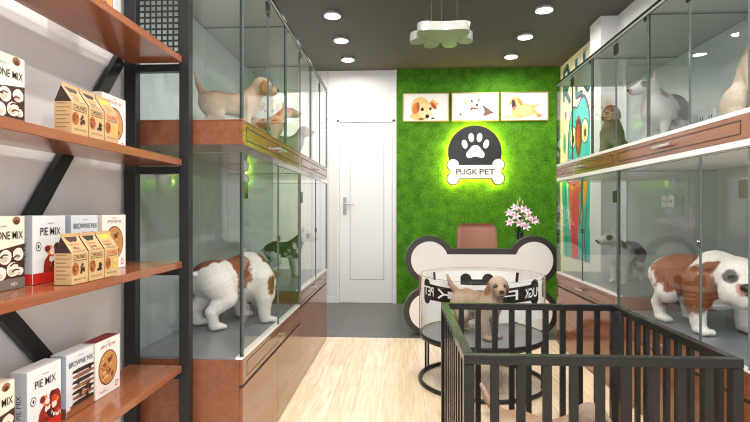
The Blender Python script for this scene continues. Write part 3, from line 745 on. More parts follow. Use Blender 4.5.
for k in range(5):
    a = 2*PI*k/5+.3; e = (cx0+.27*math.cos(a), 5.55+.27*math.sin(a))
    lg = MB().bar((cx0, 5.55, .085), (e[0], e[1], .07), .035, .025, M['post']).build('leg', ch)
    MB().tube([(e[0]-.012*math.sin(a), e[1]+.012*math.cos(a), .027), (e[0]+.012*math.sin(a), e[1]-.012*math.cos(a), .027)], .027, M['post']).build('caster', lg, origin=ch.location)
for s in (-1, 1):
    MB().tube([(cx0+s*.235, 5.5, .47), (cx0+s*.27, 5.5, .5), (cx0+s*.27, 5.5, .64), (cx0+s*.27, 5.68, .64)], .014, M['post'], 8).build('armrest', ch)

# black vase with lilies on the desk
vs_ = thing('lily_vase', 'tall black vase of pink and white lilies on the desk beside the chair', 'vase of flowers', (1.165, 4.98, .728))
vx, vy = 1.165, 4.98
MB().lathe([(.001, .001), (.034, .001), (.036, .05), (.03, .15), (.038, .215), (.036, .217), (.028, .15), (.001, .14)], (vx, vy, .728), pm('black_ceramic', (26, 24, 28), .15), 24).build('vase', vs_)
rnd = random.Random(3); stem_m, leaf_m = pm('green_stem', (60, 104, 44), .5), pm('lily_leaf', (40, 92, 40), .45)
petal_m, petal_p, sta = pm('white_petal', (244, 232, 238), .5), pm('pink_petal', (232, 176, 200), .5), pm('stamen', (150, 84, 30), .5)
heads = [(-.10, -.04, .34), (-.05, -.06, .40), (.02, -.05, .46), (.06, -.06, .39), (.12, -.02, .35), (-.09, .02, .43), (-.02, -.08, .33), (.08, .03, .44), (.155, .02, .36), (.035, -.09, .30), (-.035, .03, .48)]
def petal(m, base, d, side, L, w, mat):
    n = 5; up = d.cross(side).normalized(); vs = []
    for i in range(n+1):
        t = i/n; c = base + d*(L*t) - up*(L*.28*t*t); ww = w*math.sin(PI*(.08+.92*t)**.8)*1.0 + .0005
        vs += [c - side*ww, c + up*.002, c + side*ww]
    fs = []
    for i in range(n): a = i*3; fs += [(a, a+1, a+4, a+3), (a+1, a+2, a+5, a+4)]
    m.add(vs, fs, mat, True)
for hx, hy, hz in heads:
    top = Vector((vx+hx, vy+hy, .728+hz-.03)); b0 = Vector((vx, vy, .728+.16))
    MB().tube([b0, b0.lerp(top, .5)+Vector((0, 0, .02)), top], .0025, stem_m, 6).build('stem', vs_)
    m = MB(); ax = Vector((hx*3, hy*3-.5, .35)).normalized(); a1 = ax.orthogonal().normalized(); a2 = ax.cross(a1)
    for k in range(6):
        t = 2*PI*k/6; rdir = a1*math.cos(t)+a2*math.sin(t); d = (ax*.55+rdir*.85).normalized(); sd = ax.cross(rdir).normalized()
        petal(m, top, d, sd, .055, .013, (petal_m, petal_p)[k % 2])
    for k in range(4):
        t = 2*PI*k/4; e = top + ax*.03 + (a1*math.cos(t)+a2*math.sin(t))*.008; m.tube([top, e], .0008, stem_m, 4).tube([e, e+ax*.005], .002, sta, 5)
    m.build('flower', vs_)
for k, (bx, by, bz) in enumerate(((.0, 0, .56), (.03, .01, .53), (-.02, .0, .53))):
    b0 = Vector((vx, vy, .9)); e = Vector((vx+bx, vy+by, .728+bz))
    m = MB().tube([b0, e-Vector((0, 0, .04))], .002, stem_m, 6); m.tube([e-Vector((0, 0, .045)), e-Vector((0, 0, .02)), e], [.004, .009, .002], flat(196, 206, 132), 8); m.build('bud', vs_)
for k in range(12):
    t = rnd.uniform(0, 2*PI); b = Vector((vx, vy, .728+rnd.uniform(.2, .36))); d = Vector((math.cos(t), math.sin(t), rnd.uniform(.1, .7))).normalized()
    m = MB(); petal(m, b, d, d.cross(Z).normalized(), rnd.uniform(.07, .12), .012, leaf_m); m.build('leaf', vs_)

# ================================================================ round glass dog tub
tx, ty, tr = .545, 3.42, .415
tb = thing('round_glass_dog_tub', 'round raised glass dog tub with a black and white bone banner on black steel legs', 'dog tub', (tx, ty, 0))
MB().lathe([(.001, .29), (tr-.02, .29), (tr, .30), (tr, .328), (tr-.006, .333), (tr-.012, .331)], (tx, ty, 0), M['post'], 72).build('deck_rim', tb)
MB().lathe([(tr-.0125, .3295), (.001, .3295)], (tx, ty, 0), pm('grey_deck_mat', (120, 122, 126), .35, var=.2, bscale=30), 72).build('deck', tb)
MB().lathe([(tr-.005, .334), (tr-.005, .72)], (tx, ty, 0), M['glass'], 96).build('glass_wall', tb)
m = MB()
for k in range(96):
    pass
m.lathe([(tr-.0065, .7205), (tr-.0035, .7205), (tr-.0035, .722), (tr-.0065, .722), (tr-.0065, .7205)], (tx, ty, 0), M['edge'], 96).build('glass_rim', tb)
def cyl(a, r, z): return (tx + r*math.sin(a), ty - r*math.cos(a), z)   # angle 0 faces the shop front
def band(name, r, a0, a1, lo, hi, mat, n=80, parent=tb, m=None):
    m = m or MB(); vs = []; fs = []
    for i in range(n+1):
        a = a0+(a1-a0)*i/n
        vs += [cyl(a, r, lo(a) if callable(lo) else lo), cyl(a, r, hi(a) if callable(hi) else hi)]
    for i in range(n): fs.append((2*i, 2*i+2, 2*i+3, 2*i+1))
    return m.add(vs, fs, mat, True)
# printed banner strung across the tub behind the puppy, sagging in the middle
def ban(x, z, off=0.):
    q = max(0, 1-(x/.41)**2)
    return (tx+x, ty+.20*q-off, max(.334, z-.092*q))
def ban_strip(m, x0, x1, lo, hi, off, mat, n=60):
    vs = []; fs = []
    for i in range(n+1):
        x = x0+(x1-x0)*i/n; vs += [ban(x, lo(x) if callable(lo) else lo, off), ban(x, hi(x) if callable(hi) else hi, off)]
    for i in range(n): fs.append((2*i, 2*i+2, 2*i+3, 2*i+1))
    return m.add(vs, fs, mat, True)
m = MB(); ban_strip(m, -.403, .403, .43, .708, 0, M['white']); ban_strip(m, -.403, .403, .43, .708, -.002, M['white'])
def lobe(x):
    q = abs(abs(x)-.365)/.020
    return .032*max(0, 1-q*q)**.5 if q < 1 else 0
ban_strip(m, -.385, .385, lambda x: .563-lobe(x), lambda x: .672+lobe(x), .001, M['black'], 110)
def seg(m, a, b, w, mat=None):
    n = max(1, int(abs(b[0]-a[0])/.02)); dx, dy = b[0]-a[0], b[1]-a[1]; l = math.hypot(dx, dy); nx, ny = -dy/l*w/2, dx/l*w/2
    for k in range(n):
        p = (a[0]+dx*k/n, a[1]+dy*k/n); q = (a[0]+dx*(k+1)/n, a[1]+dy*(k+1)/n)
        m.add([ban(x, z, .002) for x, z in ((p[0]-nx, p[1]-ny), (q[0]-nx, q[1]-ny), (q[0]+nx, q[1]+ny), (p[0]+nx, p[1]+ny))], [(0, 1, 2, 3)], mat or M['white'])
def ban_text(m, t, xc, z, size, w):
    V, F = text_geo(t, .012); x0 = min(p[0] for p in V); x1 = max(p[0] for p in V); y0 = min(p[1] for p in V); y1 = max(p[1] for p in V)
    m.add([ban(xc - ((p[0]-x0)/(x1-x0)-.5)*w, z + ((p[1]-y0)/(y1-y0)-.5)*size, .002) for p in V], F, M['white'])
ban_text(m, 'PET', -.352, .622, .062, .066); ban_text(m, 'PUGK', .352, .617, .066, .085)
seg(m, (-.285, .652), (-.245, .62), .013); seg(m, (-.285, .588), (-.245, .62), .013); seg(m, (-.25, .62), (-.18, .62), .012)
for k in range(3): m.add([ban(-.215+k*.03+a, b, .002) for a, b in ((0, .597), (.03, .597), (.03, .647), (0, .647))], [(0, 1, 2, 3)], M['white'])
seg(m, (-.125, .622), (-.03, .648), .013); seg(m, (.10, .648), (.27, .648), .012); seg(m, (.10, .618), (.26, .618), .009); seg(m, (.262, .654), (.263, .585), .001)
m.add([ban(a, b, .002) for a, b in ((.255, .585), (.27, .585), (.27, .654), (.255, .654))], [(0, 1, 2, 3)], M['white'])
m.build('printed_banner', tb)
m = band('x', tr-.0105, rad(180-47), rad(180+47), .44, .70, M['white'])
for s in (-1, 1):
    vs = []; fs = []; n = 14
    for i in range(n+1):
        z = .44+.262*i/n; bow = .05*math.sin(PI*(i/n)*.9); a = PI + s*(rad(49) - bow*.6)
        vs += [cyl(a-rad(1.7), tr-.0118, z), cyl(a+rad(1.7), tr-.0118, z)]
    for i in range(n): fs.append((2*i, 2*i+1, 2*i+3, 2*i+2))
    m.add(vs, fs, M['black'])
def lobes(a): 
    d = min(abs(a-(PI-.28)), abs(a-(PI+.14)))/.11
    return .045*max(0, 1-d*d)**.5 if d < 1 else 0
m = band('x', tr-.0122, PI-.38, PI+.24, .56, lambda a: .632 + lobes(a), M['black'], m=m, n=60)
m.build('printed_back_band', tb)
for s in (-1, 1):
    MB().bar(cyl(s*rad(88), tr+.003, .334), cyl(s*rad(88), tr+.003, .722), .006, .012, M['copper'], up=(0, 1, 0)).build('corner_strip', tb)
m = MB(); ring = [(tx+tr*math.cos(2*PI*k/72), ty+tr*math.sin(2*PI*k/72), .014) for k in range(73)]
m.tube(ring, .013, M['post'], 10, cap=False).build('foot_ring', tb)
for a in (45, 135, 225, 315):
    for d in (-3.2, 3.2):
        q = rad(a+d+18); MB().bar((tx+(tr-.012)*math.cos(q), ty+(tr-.012)*math.sin(q), .02), (tx+(tr-.012)*math.cos(q), ty+(tr-.012)*math.sin(q), .30), .014, .014, M['post'], up=(1, 0, 0)).build('leg', tb)

# ================================================================ the black pen in front
px0, px1, py0, py1, ph = .205, 1.085, 1.64, 2.585, .68
pn = thing('dog_pen', 'square dark metal dog pen with vertical bars standing on the floor in front', 'dog pen', ((px0+px1)/2, (py0+py1)/2, 0))
t = .034
for y in (py0+t/2, py1-t/2):
    MB().box(px0, y-t/2, ph-.03, px1, y+t/2, ph, M['pen'], .002).build('top_rail', pn)
    MB().box(px0, y-t/2, .02, px1, y+t/2, .045, M['pen'], .002).build('bottom_rail', pn)
for x in (px0+t/2, px1-t/2):
    MB().box(x-t/2, py0+t, ph-.03, x+t/2, py1-t, ph, M['pen'], .002).build('top_rail', pn)
    MB().box(x-t/2, py0+t, .02, x+t/2, py1-t, .045, M['pen'], .002).build('bottom_rail', pn)
for x in (px0+t/2, px1-t/2):
    for y in (py0+t/2, py1-t/2): MB().box(x-t/2, y-t/2, 0, x+t/2, y+t/2, ph-.031, M['pen'], .002).build('corner_post', pn)
w = .027
for k in range(1, 10):
    x = px0+t/2 + (px1-px0-t)*k/10
    for y in (py0+t/2, py1-t/2): MB().box(x-w/2, y-.008, .046, x+w/2, y+.008, ph-.031, M['pen']).build('bar', pn)
for k in range(1, 11):
    y = py0+t/2 + (py1-py0-t)*k/11
    for x in (px0+t/2, px1-t/2): MB().box(x-.008, y-w/2, .046, x+.008, y+w/2, ph-.031, M['pen']).build('bar', pn)
# ================================================================ dogs
def smin(a, b, k):
    if k <= 0: return np.minimum(a, b)
    h = np.maximum(k-np.abs(a-b), 0)/k
    return np.minimum(a, b) - h*h*k*.25
def surface_nets(F, org, h):
    nx, ny, nz = F.shape; S = F < 0
    cnt = np.zeros((nx-1, ny-1, nz-1), int)
    cor = [(i, j, k) for i in (0, 1) for j in (0, 1) for k in (0, 1)]
    sl = lambda A, i, j, k: A[i:nx-1+i, j:ny-1+j, k:nz-1+k]
    for c in cor: cnt += sl(S, *c)
    act = (cnt > 0) & (cnt < 8); I = np.argwhere(act)
    P = np.zeros((len(I), 3)); N = np.zeros(len(I))
    for a in cor:
        for ax in range(3):
            if a[ax]: continue
            b = list(a); b[ax] = 1
            fa = F[I[:, 0]+a[0], I[:, 1]+a[1], I[:, 2]+a[2]]; fb = F[I[:, 0]+b[0], I[:, 1]+b[1], I[:, 2]+b[2]]
            x = (fa < 0) != (fb < 0); t = np.where(x, fa/np.where(x, fa-fb, 1), 0)
            q = np.tile(np.array(a, float), (len(I), 1)); q[:, ax] += t
            P += q*x[:, None]; N += x
    P = (I + P/N[:, None])*h + org
    idx = -np.ones(act.shape, int); idx[act] = np.arange(len(I)); fs = []
    for ax in range(3):
        o1, o2 = (ax+1) % 3, (ax+2) % 3
        A = [slice(1, -1)]*3; B = [slice(1, -1)]*3; A[ax] = slice(0, -1); B[ax] = slice(1, None)
        d = S[tuple(A)] != S[tuple(B)]; E = np.argwhere(d); off = np.ones(3, int); off[ax] = 0; E = E+off
        g = lambda da, db: idx[tuple((E - np.eye(3, dtype=int)[o1]*da - np.eye(3, dtype=int)[o2]*db).T)]
        q = np.stack([g(0, 0), g(1, 0), g(1, 1), g(0, 1)], 1)
        inside = S[tuple(E.T)]; q[~inside] = q[~inside][:, ::-1]
        fs.append(q[(q >= 0).all(1)])
    return P, np.concatenate(fs)
def Rm(yaw=0, pitch=0, roll=0):
    return np.array(Matrix.Rotation(rad(yaw), 3, 'Z') @ Matrix.Rotation(rad(-pitch), 3, 'Y') @ Matrix.Rotation(rad(roll), 3, 'X'))
class Body:
    def __init__(s): s.p = []; s.hp = np.zeros(3); s.hr = np.eye(3)
    def head_at(s, p, yaw=0, pitch=0): s.hp = np.array(p, float); s.hr = Rm(yaw, pitch)
    def H(s, p): return s.hr @ np.array(p, float) + s.hp
    def c(s, a, b, ra, rb, k=.02, head=False, cut=False):
        if head: a, b = s.H(a), s.H(b)
        s.p.append(('c', np.array(a, float), np.array(b, float), ra, rb, k, cut)); return s
    def e(s, c, r, k=.015, head=False, R=None, cut=False):
        R = np.eye(3) if R is None else R
        if head: c = s.H(c); R = s.hr @ R
        s.p.append(('e', np.array(c, float), R, np.array(r, float), k, cut)); return s
    def leg(s, pts, rs, k=.02):
        for i in range(len(pts)-1): s.c(pts[i], pts[i+1], rs[i], rs[i+1], k if i == 0 else .008)
    def mirror(s, fn):
        for q in (-1, 1): fn(q)
    def mesh(s, h):
        lo = np.full(3, 9.); hi = np.full(3, -9.)
        for p in s.p:
            if p[-1]: continue
            if p[0] == 'c':
                for a, r in ((p[1], p[3]), (p[2], p[4])): lo = np.minimum(lo, a-r); hi = np.maximum(hi, a+r)
            else: r = max(p[3]); lo = np.minimum(lo, p[1]-r); hi = np.maximum(hi, p[1]+r)
        lo -= 3*h; hi += 3*h; n = np.ceil((hi-lo)/h).astype(int)
        G = np.stack(np.meshgrid(*[lo[i]+h*np.arange(n[i]) for i in range(3)], indexing='ij'), -1).astype(np.float32)
        F = None
        for p in s.p:
            if p[0] == 'c':
                _, a, b, ra, rb, k, cut = p; ba = (b-a).astype(np.float32); q = G-a.astype(np.float32)
                t = np.clip(q@ba/max(ba@ba, 1e-9), 0, 1); D = np.linalg.norm(q-t[..., None]*ba, axis=-1)-(ra+(rb-ra)*t)
            else:
                _, c, R, r, k, cut = p; q = (G-c.astype(np.float32))@R.astype(np.float32)
                k0 = np.linalg.norm(q/r, axis=-1); k1 = np.linalg.norm(q/(r*r), axis=-1); D = k0*(k0-1)/np.maximum(k1, 1e-6)
            if F is None: F = D
            elif cut: F = -smin(-F, D, k)
            else: F = smin(F, D, k)
        return surface_nets(F, lo, h)

def make_dog(name, label, cat, B, base, patches, loc, yaw, S, eyes, nose, h=.0055, group=None, eye_r=.0075, wob=.25):
    o = thing(name, label, cat, loc, rad(yaw), group); o.scale = (S, S, S)
    P, Fq = B.mesh(h)
    P[:, 2] = np.maximum(P[:, 2], .0008)
    me = bpy.data.meshes.new('body'); me.from_pydata(P.tolist(), [], Fq.tolist()); me.update()
    me.polygons.foreach_set('use_smooth', [True]*len(me.polygons)); me.materials.append(M['fur'])
    nz = np.array([noise.noise(Vector(p)*22) + .5*noise.noise(Vector(p)*55) for p in P.tolist()])
    col = np.tile(np.array(lin(tuple(x/255 for x in base))), (len(P), 1))
    for (where, c, r, cc, soft) in patches:
        c = B.H(c) if where == 'h' else np.array(c, float); q = P-c
        if where == 'h': q = q @ B.hr
        d = np.linalg.norm(q/np.array(r, float), axis=1) + nz*wob
        w = np.clip((1-d)/max(soft, .02)+.5, 0, 1)[:, None]; w = w*w*(3-2*w)
        col = col*(1-w) + np.array(lin(tuple(x/255 for x in cc)))*w
    ca = me.color_attributes.new('coat', 'FLOAT_COLOR', 'POINT')
    ca.data.foreach_set('color', np.concatenate([col, np.ones((len(P), 1))], 1).astype(np.float32).ravel())
    b = bpy.data.objects.new('body', me); C.objects.link(b); b.parent = o
    dark = M['eyeball']
    for ex, ey, ez in eyes:
        for s in (-1, 1):
            c = B.H((ex, ey*s, ez)); MB().lathe([(eye_r*math.sin(PI*i/8)+1e-5, -eye_r*math.cos(PI*i/8)) for i in range(9)], c, dark, 14).build('eye', o, local=True)
    nx_, nz_, nr = nose; vs = []; m = MB()
    R = B.hr; n1, n2 = 14, 8; fs = []
    for i in range(n2+1):
        for k in range(n1):
            a = PI*i/n2; t = 2*PI*k/n1
            q = np.array([nr*.8*math.cos(a), nr*1.15*math.sin(a)*math.cos(t), nr*.85*math.sin(a)*math.sin(t)])
            vs.append(tuple(R@(q+np.array([nx_, 0, nz_]))+B.hp))
    for i in range(n2):
        for k in range(n1): fs.append((i*n1+k, i*n1+(k+1) % n1, (i+1)*n1+(k+1) % n1, (i+1)*n1+k))
    m.add(vs, fs, M['nose'], True).build('nose', o, local=True)
    return o
M['eyeball'] = pm('dark_eye', (22, 14, 12), .08); M['nose'] = pm('dog_nose', (30, 24, 24), .25)

def lab_head(B):
    c, e = B.c, B.e
    e((0, 0, .012), (.062, .056, .054), .02, True); c((.03, 0, .0), (.075, 0, -.012), .036, .027, .022, True)
    e((.078, 0, -.018), (.028, .030, .022), .012, True); c((.02, 0, -.03), (.07, 0, -.038), .026, .014, .014, True)
    e((.035, .03, .018), (.02, .018, .014), .012, True); e((.035, -.03, .018), (.02, .018, .014), .012, True)
    for s in (-1, 1):
        e((.052, .024*s, .012), (.010, .008, .009), .006, True, cut=True)
        e((-.006, .057*s, -.008), (.026, .012, .046), .010, True, R=Rm(0, -14, 10*s))
        e((.075, .016*s, -.028), (.024, .014, .017), .008, True)
    c((.104, 0, -.038), (.05, .0, -.044), .003, .003, .004, True, cut=True)
LAB_EYE, LAB_NOSE = [(.053, .026, .014)], (.107, -.008, .0145)
def lab_stand(hy=0, hpz=0, hp=(.185, 0, .345), tail=((-.17, 0, .26), (-.235, 0, .315), (-.265, 0, .375))):
    B = Body(); B.head_at(hp, hy, hpz); c = B.c
    c((.09, 0, .215), (-.09, 0, .225), .078, .066, .03); c((-.09, 0, .228), (-.135, 0, .222), .068, .064, .03); B.e((.115, 0, .225), (.065, .068, .08), .03)
    c((.11, 0, .255), tuple(B.hp - np.array([.02, 0, .01])), .062, .05, .035)
    lab_head(B)
    for s in (-1, 1):
        B.leg([(.10, .045*s, .2), (.092, .052*s, .13), (.103, .05*s, .055), (.107, .05*s, .025)], [.05, .034, .025, .022], .025)
        B.e((.122, .05*s, .016), (.034, .026, .017), .012)
        for q in (-1, 0, 1): B.e((.145, .05*s+q*.013, .012), (.013, .0075, .0115), .005)
        B.leg([(-.115, .045*s, .2), (-.082, .055*s, .135), (-.148, .052*s, .085), (-.14, .05*s, .03)], [.062, .046, .024, .021], .03)
        B.e((-.122, .05*s, .016), (.034, .025, .017), .012)
        for q in (-1, 0, 1): B.e((-.098, .05*s+q*.013, .012), (.013, .0075, .0115), .005)
    c(tail[0], tail[1], .026, .017, .02); c(tail[1], tail[2], .017, .009, .006)
    return B
def lab_sit(hy=0, hpz=0, hp=(.06, 0, .36)):
    B = Body(); B.head_at(hp, hy, hpz); c = B.c
    c((-.10, 0, .085), (-.01, 0, .2), .082, .072, .03); c((-.01, 0, .2), (.025, 0, .235), .072, .066, .03); B.e((.04, 0, .2), (.055, .066, .085), .03)
    c((.02, 0, .25), tuple(B.hp - np.array([.015, 0, .01])), .06, .05, .035); lab_head(B)
    for s in (-1, 1):
        B.leg([(.045, .045*s, .2), (.055, .05*s, .12), (.07, .047*s, .03)], [.042, .03, .022], .025); B.e((.085, .047*s, .016), (.032, .025, .017), .012)
        B.e((-.055, .075*s, .075), (.075, .04, .07), .025); c((-.02, .085*s, .03), (.05, .085*s, .018), .025, .018, .02)
    c((-.15, 0, .04), (-.24, .03, .02), .024, .012, .02)
    return B
def bull_head(B):
    c, e = B.c, B.e
    c((-.01, 0, .0), (.04, 0, -.003), .055, .048, .02, True); c((.04, 0, -.003), (.125, 0, -.030), .047, .027, .02, True)
    c((.02, 0, -.03), (.112, 0, -.050), .03, .014, .012, True); c((.128, 0, -.052), (.06, .0, -.048), .003, .003, .004, True, cut=True)
    for s in (-1, 1):
        c((-.02, .034*s, .042), (-.024, .045*s, .098), .021, .006, .012, True)
        e((-.006, .040*s, .066), (.007, .0095, .026), .004, True, cut=True, R=Rm(0, 0, -10*s))
BULL_EYE, BULL_NOSE = [(.052, .040, .021)], (.148, -.026, .0125)
def bull_stand(hy=0, hpz=0, hp=(.235, 0, .44), fat=1.0, tail=((-.19, 0, .31), (-.26, 0, .27), (-.32, 0, .22))):
    B = Body(); B.head_at(hp, hy, hpz); c = B.c
    c((.10, 0, .285), (-.10, 0, .30), .092*fat, .078*fat, .03); c((-.1, 0, .30), (-.15, 0, .29), .08*fat, .072*fat, .03); B.e((.12, 0, .28), (.075, .08, .1), .03)
    c((.12, 0, .33), tuple(B.hp - B.hr@np.array([.02, 0, .01])), .075, .052, .04); bull_head(B)
    for s in (-1, 1):
        B.leg([(.115, .055*s, .25), (.11, .06*s, .17), (.118, .058*s, .06), (.12, .058*s, .03)], [.055, .036, .024, .022], .03)
        B.e((.136, .058*s, .017), (.033, .025, .018), .012)
        for q in (-1, 0, 1): B.e((.16, .058*s+q*.013, .012), (.012, .0075, .0115), .005)
        B.leg([(-.13, .05*s, .27), (-.095, .062*s, .18), (-.172, .058*s, .11), (-.158, .056*s, .035)], [.068, .05, .024, .021], .03)
        B.e((-.14, .056*s, .017), (.033, .024, .018), .012)
        for q in (-1, 0, 1): B.e((-.117, .056*s+q*.013, .012), (.012, .0075, .0115), .005)
    c(tail[0], tail[1], .022, .014, .02); c(tail[1], tail[2], .014, .006, .006)
    return B
def bulldog(hy=0, hpz=0, hp=(.235, 0, .30)):
    B = Body(); B.head_at(hp, hy, hpz); c, e = B.c, B.e
    c((.10, 0, .245), (-.13, 0, .275), .122, .092, .04); e((.12, 0, .22), (.09, .135, .11), .03); e((-.15, 0, .265), (.075, .085, .085), .03)
    c((.10, 0, .28), tuple(B.hp - B.hr@np.array([.04, 0, 0])), .12, .095, .04)
    for k, (zz, rr) in enumerate(((.19, .085), (.165, .08), (.14, .07))): e((.185-.012*k, 0, zz), (.035, rr+.01, .013), .008)
    for s in (-1, 1):
        B.leg([(.11, .115*s, .25), (.115, .135*s, .15), (.12, .128*s, .06), (.125, .126*s, .03)], [.075, .050, .034, .032], .04)
        e((.137, .128*s, .020), (.038, .034, .021), .012)
        for q in (-1.5, -.5, .5, 1.5): e((.172, .128*s+q*.0175, .016), (.024, .0085, .016), .002)
        B.leg([(-.14, .075*s, .25), (-.105, .095*s, .17), (-.185, .09*s, .10), (-.172, .088*s, .03)], [.09, .062, .033, .028], .04)
        e((-.152, .088*s, .02), (.042, .033, .021), .014)
        for q in (-1, 0, 1): e((-.118, .088*s+q*.017, .015), (.016, .0095, .0145), .005)
    # broad head, short muzzle, jowls
    e((0, 0, .01), (.09, .105, .082), .03, True); e((.055, 0, -.02), (.055, .075, .05), .025, True)
    for s in (-1, 1):
        e((.085, .036*s, -.048), (.036, .040, .05), .014, True); e((.06, .062*s, -.05), (.04, .03, .055), .014, True)
        e((.078, .034*s, .035), (.018, .022, .010), .008, True); e((.04, .055*s, .03), (.03, .03, .025), .02, True)
        e((-.01, .105*s, .05), (.022, .030, .012), .010, True, R=Rm(20*s, 0, -35*s)); e((.082, .048*s, .017), (.012, .011, .010), .006, True, cut=True)
    e((.098, 0, .0), (.018, .04, .010), .008, True); c((.07, 0, -.085), (.03, 0, -.095), .04, .045, .02, True)
    c((.128, .05, -.075), (.128, -.05, -.075), .004, .004, .005, True, cut=True)
    e((-.235, 0, .30), (.02, .014, .014), .012)
    return B
BD_EYE, BD_NOSE = [(.086, .052, .018)], (.122, -.016, .023)

CREAM, TAN, LT, PK = (176, 154, 136), (150, 120, 98), (196, 180, 166), (206, 150, 140)
def lab_patches(ear=(150, 104, 70), belly=LT):
    return [('b', (0, 0, .30), (.3, .06, .06), TAN, .9), ('b', (.02, 0, .14), (.2, .1, .07), belly, .8), ('h', (.08, 0, -.02), (.045, .05, .04), (172, 144, 122), .9),
            ('h', (-.006, .065, -.01), (.035, .022, .055), ear, .35), ('h', (-.006, -.065, -.01), (.035, .022, .055), ear, .35), ('h', (.052, .025, .016), (.018, .014, .014), (96, 66, 50), .6),
            ('h', (.052, -.025, .016), (.018, .014, .014), (96, 66, 50), .6), ('h', (.095, 0, -.04), (.02, .02, .006), (90, 60, 54), .6)]
FUR_GREY, WHITE, BRN, BLK = (88, 84, 84), (214, 210, 208), (130, 76, 48), (40, 44, 36)
# --- upper case next to the shelves
make_dog('labrador_puppy', 'cream labrador puppy with raised tail in the upper case bay beside the shelf unit', 'dog', lab_stand(15, 0, (.2, 0, .345), tail=((-.165, 0, .26), (-.195, 0, .33), (-.215, 0, .405))), CREAM, lab_patches(), (-.925, 2.67, 1.5445), 22, .84, LAB_EYE, LAB_NOSE)
make_dog('bull_terrier', 'white bull terrier with orange-brown spots in the upper case behind the cream puppy', 'dog', bull_stand(0, 4, tail=((-.19, 0, .31), (-.23, 0, .25), (-.25, 0, .18))), (196, 168, 150),
         [('h', (-.02, .05, .03), (.05, .03, .09), (190, 104, 62), .3), ('h', (.02, -.04, .02), (.045, .03, .035), (176, 96, 58), .3), ('b', (.12, -.05, .33), (.06, .06, .05), (176, 104, 70), .3), ('b', (.15, 0, .40), (.04, .09, .03), (186, 112, 76), .3),
          ('b', (0, -.05, .30), (.07, .08, .06), (166, 96, 66), .3), ('b', (-.12, 0, .33), (.07, .1, .06), (170, 98, 66), .3), ('b', (.05, -.08, .25), (.03, .03, .025), (90, 66, 56), .3), ('h', (.13, 0, -.03), (.03, .04, .03), PK, .5)], (-.948, 3.42, 1.5445), 6, .66, BULL_EYE, BULL_NOSE)
make_dog('labrador_puppy', 'small cream puppy in the upper case bay closest to the white door', 'dog', lab_stand(0, 5), (182, 176, 162), lab_patches((148, 140, 116)), (-.935, 4.06, 1.5445), 8, .74, LAB_EYE, LAB_NOSE)
# --- lower cages next to the shelves
bd_p = [('b', (.0, 0, .33), (.06, .16, .16), BRN, .2), ('b', (-.15, .02, .34), (.09, .075, .06), BRN, .2), ('b', (-.17, -.05, .30), (.035, .035, .04), (236, 230, 226), .2), ('b', (.13, -.14, .22), (.05, .06, .075), BRN, .2), ('b', (.16, 0, .36), (.055, .11, .05), BRN, .2),
        ('b', (-.15, .1, .13), (.03, .03, .03), BRN, .2), ('h', (0, .09, .05), (.06, .06, .05), BRN, .2), ('h', (0, -.09, .05), (.06, .06, .05), BRN, .2)]
make_dog('bulldog', 'white bulldog with brown patches seen from behind in the lower cage beside the shelves', 'dog', bulldog(40, -30, (.19, .03, .21)), (232, 226, 222), bd_p, (-.925, 2.72, .531), 50, .97, BD_EYE, BD_NOSE, .0055, eye_r=.010)
make_dog('bull_terrier', 'black bull terrier with white face and legs in the lower cage near the white door', 'dog', bull_stand(0, -4), WHITE,
         [('b', (-.06, 0, .33), (.19, .13, .13), BLK, .15), ('b', (.14, 0, .36), (.075, .1, .1), BLK, .2), ('b', (.10, 0, .25), (.06, .12, .07), BLK, .25), ('h', (.02, -.05, .0), (.028, .03, .03), (96, 92, 92), .3), ('h', (.135, 0, -.04), (.03, .03, .03), PK, .5), ('b', (-.16, 0, .26), (.05, .08, .08), BLK, .3)],
         (-.935, 3.95, .626), 30, .735, BULL_EYE, BULL_NOSE)
# --- upper case next to the mural
make_dog('labrador_puppy', 'sitting brown puppy in the upper case bay closest to the mural', 'dog', lab_sit(0, -5), (128, 116, 96), lab_patches((84, 56, 38), (144, 134, 112))+[('h', (0, 0, .03), (.05, .06, .035), (128, 84, 58), .5)], (1.68, 4.06, 1.557), 232, 1.0, LAB_EYE, LAB_NOSE)
gw = [('b', (-.09, 0, .32), (.19, .17, .15), FUR_GREY, .35), ('b', (.14, 0, .38), (.05, .1, .07), FUR_GREY, .3), ('h', (.045, .045, .012), (.032, .03, .028), FUR_GREY, .3), ('h', (.045, -.045, .012), (.032, .03, .028), FUR_GREY, .3), ('h', (.14, 0, -.035), (.02, .025, .02), (150, 96, 92), .5),
      ('h', (-.02, .042, .08), (.012, .008, .03), (190, 130, 124), .4)]
make_dog('bull_terrier', 'grey and white bull terrier with pricked ears in the middle bay of the upper case', 'dog', bull_stand(-32, 0, (.215, -.01, .435), fat=1.32), (178, 176, 176), gw, (1.665, 3.25, 1.557), 215, .82, BULL_EYE, BULL_NOSE)
make_dog('labrador_puppy', 'sitting pale puppy with brown ear at the camera end of the upper case', 'dog', lab_sit(0, 0, (.06, 0, .38)), (178, 160, 144), lab_patches((104, 66, 44)), (1.665, 2.38, 1.558), 262, 1.25, LAB_EYE, LAB_NOSE)
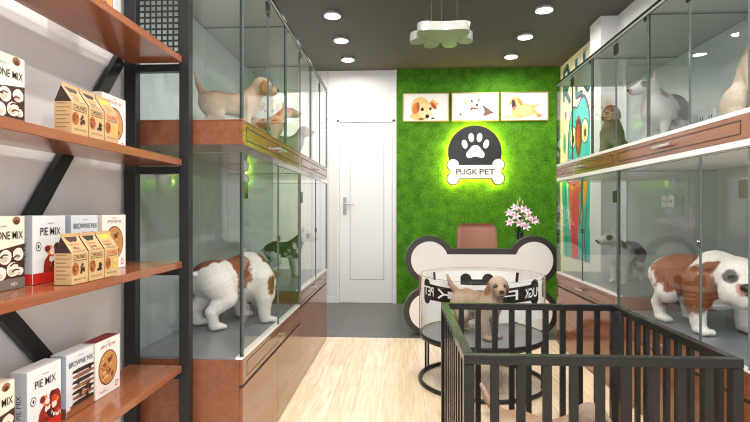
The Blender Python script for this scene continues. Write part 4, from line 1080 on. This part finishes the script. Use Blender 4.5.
# --- lower cages next to the mural
make_dog('bull_terrier', 'small grey and white bull terrier in the lower cage nearer the mural', 'dog', bull_stand(-32, 2, (.215, -.01, .435), fat=1.2), (182, 180, 180), gw, (1.65, 3.76, .626), 215, .75, BULL_EYE, BULL_NOSE)
make_dog('bulldog', 'big brown and white bulldog facing out of the lower cage behind the black pen', 'dog', bulldog(-30, -6, (.235, -.025, .28)), (230, 224, 220),
         [('b', (-.06, 0, .30), (.15, .2, .15), BRN, .15), ('b', (-.12, -.08, .2), (.07, .07, .13), BRN, .2), ('b', (.12, -.14, .215), (.10, .10, .12), BRN, .2), ('b', (.12, .14, .215), (.09, .09, .11), BRN, .2), ('b', (-.22, -.09, .25), (.035, .04, .16), WHITE, .2), ('h', (-.02, -.11, .045), (.04, .05, .04), BRN, .25), ('h', (-.02, .11, .045), (.04, .05, .04), BRN, .25),
          ('h', (.075, -.05, .025), (.035, .036, .03), (96, 88, 88), .3), ('h', (.115, .03, -.03), (.035, .045, .035), (70, 62, 62), .3), ('h', (.105, -.02, -.03), (.03, .025, .03), PK, .35)], (1.60, 2.765, .531), 284, 1.04, BD_EYE, BD_NOSE, .005, eye_r=.010)
# --- in the tub and in the pen
make_dog('labrador_puppy', 'cream puppy with brown ears and raised tail standing on the round glass tub', 'dog', lab_stand(-40, -6, (.175, -.01, .345)), CREAM, lab_patches(), (.50, 3.32, .330), -48, 1.0, LAB_EYE, LAB_NOSE)
make_dog('labrador_puppy', 'cream puppy standing on the floor inside the black pen, tail raised', 'dog', lab_stand(0, -8, (.20, 0, .335)), CREAM, lab_patches((104, 82, 70))+[('h', (-.02, 0, .04), (.06, .08, .05), (140, 122, 108), .6)], (.575, 2.10, 0.001), -35, 1.0, LAB_EYE, LAB_NOSE)

# ================================================================ light and camera
w = bpy.data.worlds.new('daylight'); bpy.context.scene.world = w; w.use_nodes = True
w.node_tree.nodes['Background'].inputs[0].default_value = rgb(236, 242, 250); w.node_tree.nodes['Background'].inputs[1].default_value = 2.1
cam = bpy.data.cameras.new('camera'); co = bpy.data.objects.new('camera', cam); C.objects.link(co)
cam.lens = 24; cam.sensor_width = 36; cam.clip_start = .02
co.location = (0, 0, 1.15); co.rotation_euler = (PI/2, 0, math.atan(26/500)); sc = bpy.context.scene; sc.camera = co
sc.view_settings.view_transform = 'Standard'; sc.view_settings.look = 'None'; sc.view_settings.gamma = 1; sc.view_settings.exposure = 0.3
cy = sc.cycles; cy.filter_width = 1.1; cy.use_denoising = True; cy.transparent_max_bounces = 24; cy.max_bounces = 10; cy.diffuse_bounces = 5; cy.glossy_bounces = 5
cy.sample_clamp_indirect = 6; cy.caustics_reflective = False; cy.caustics_refractive = False
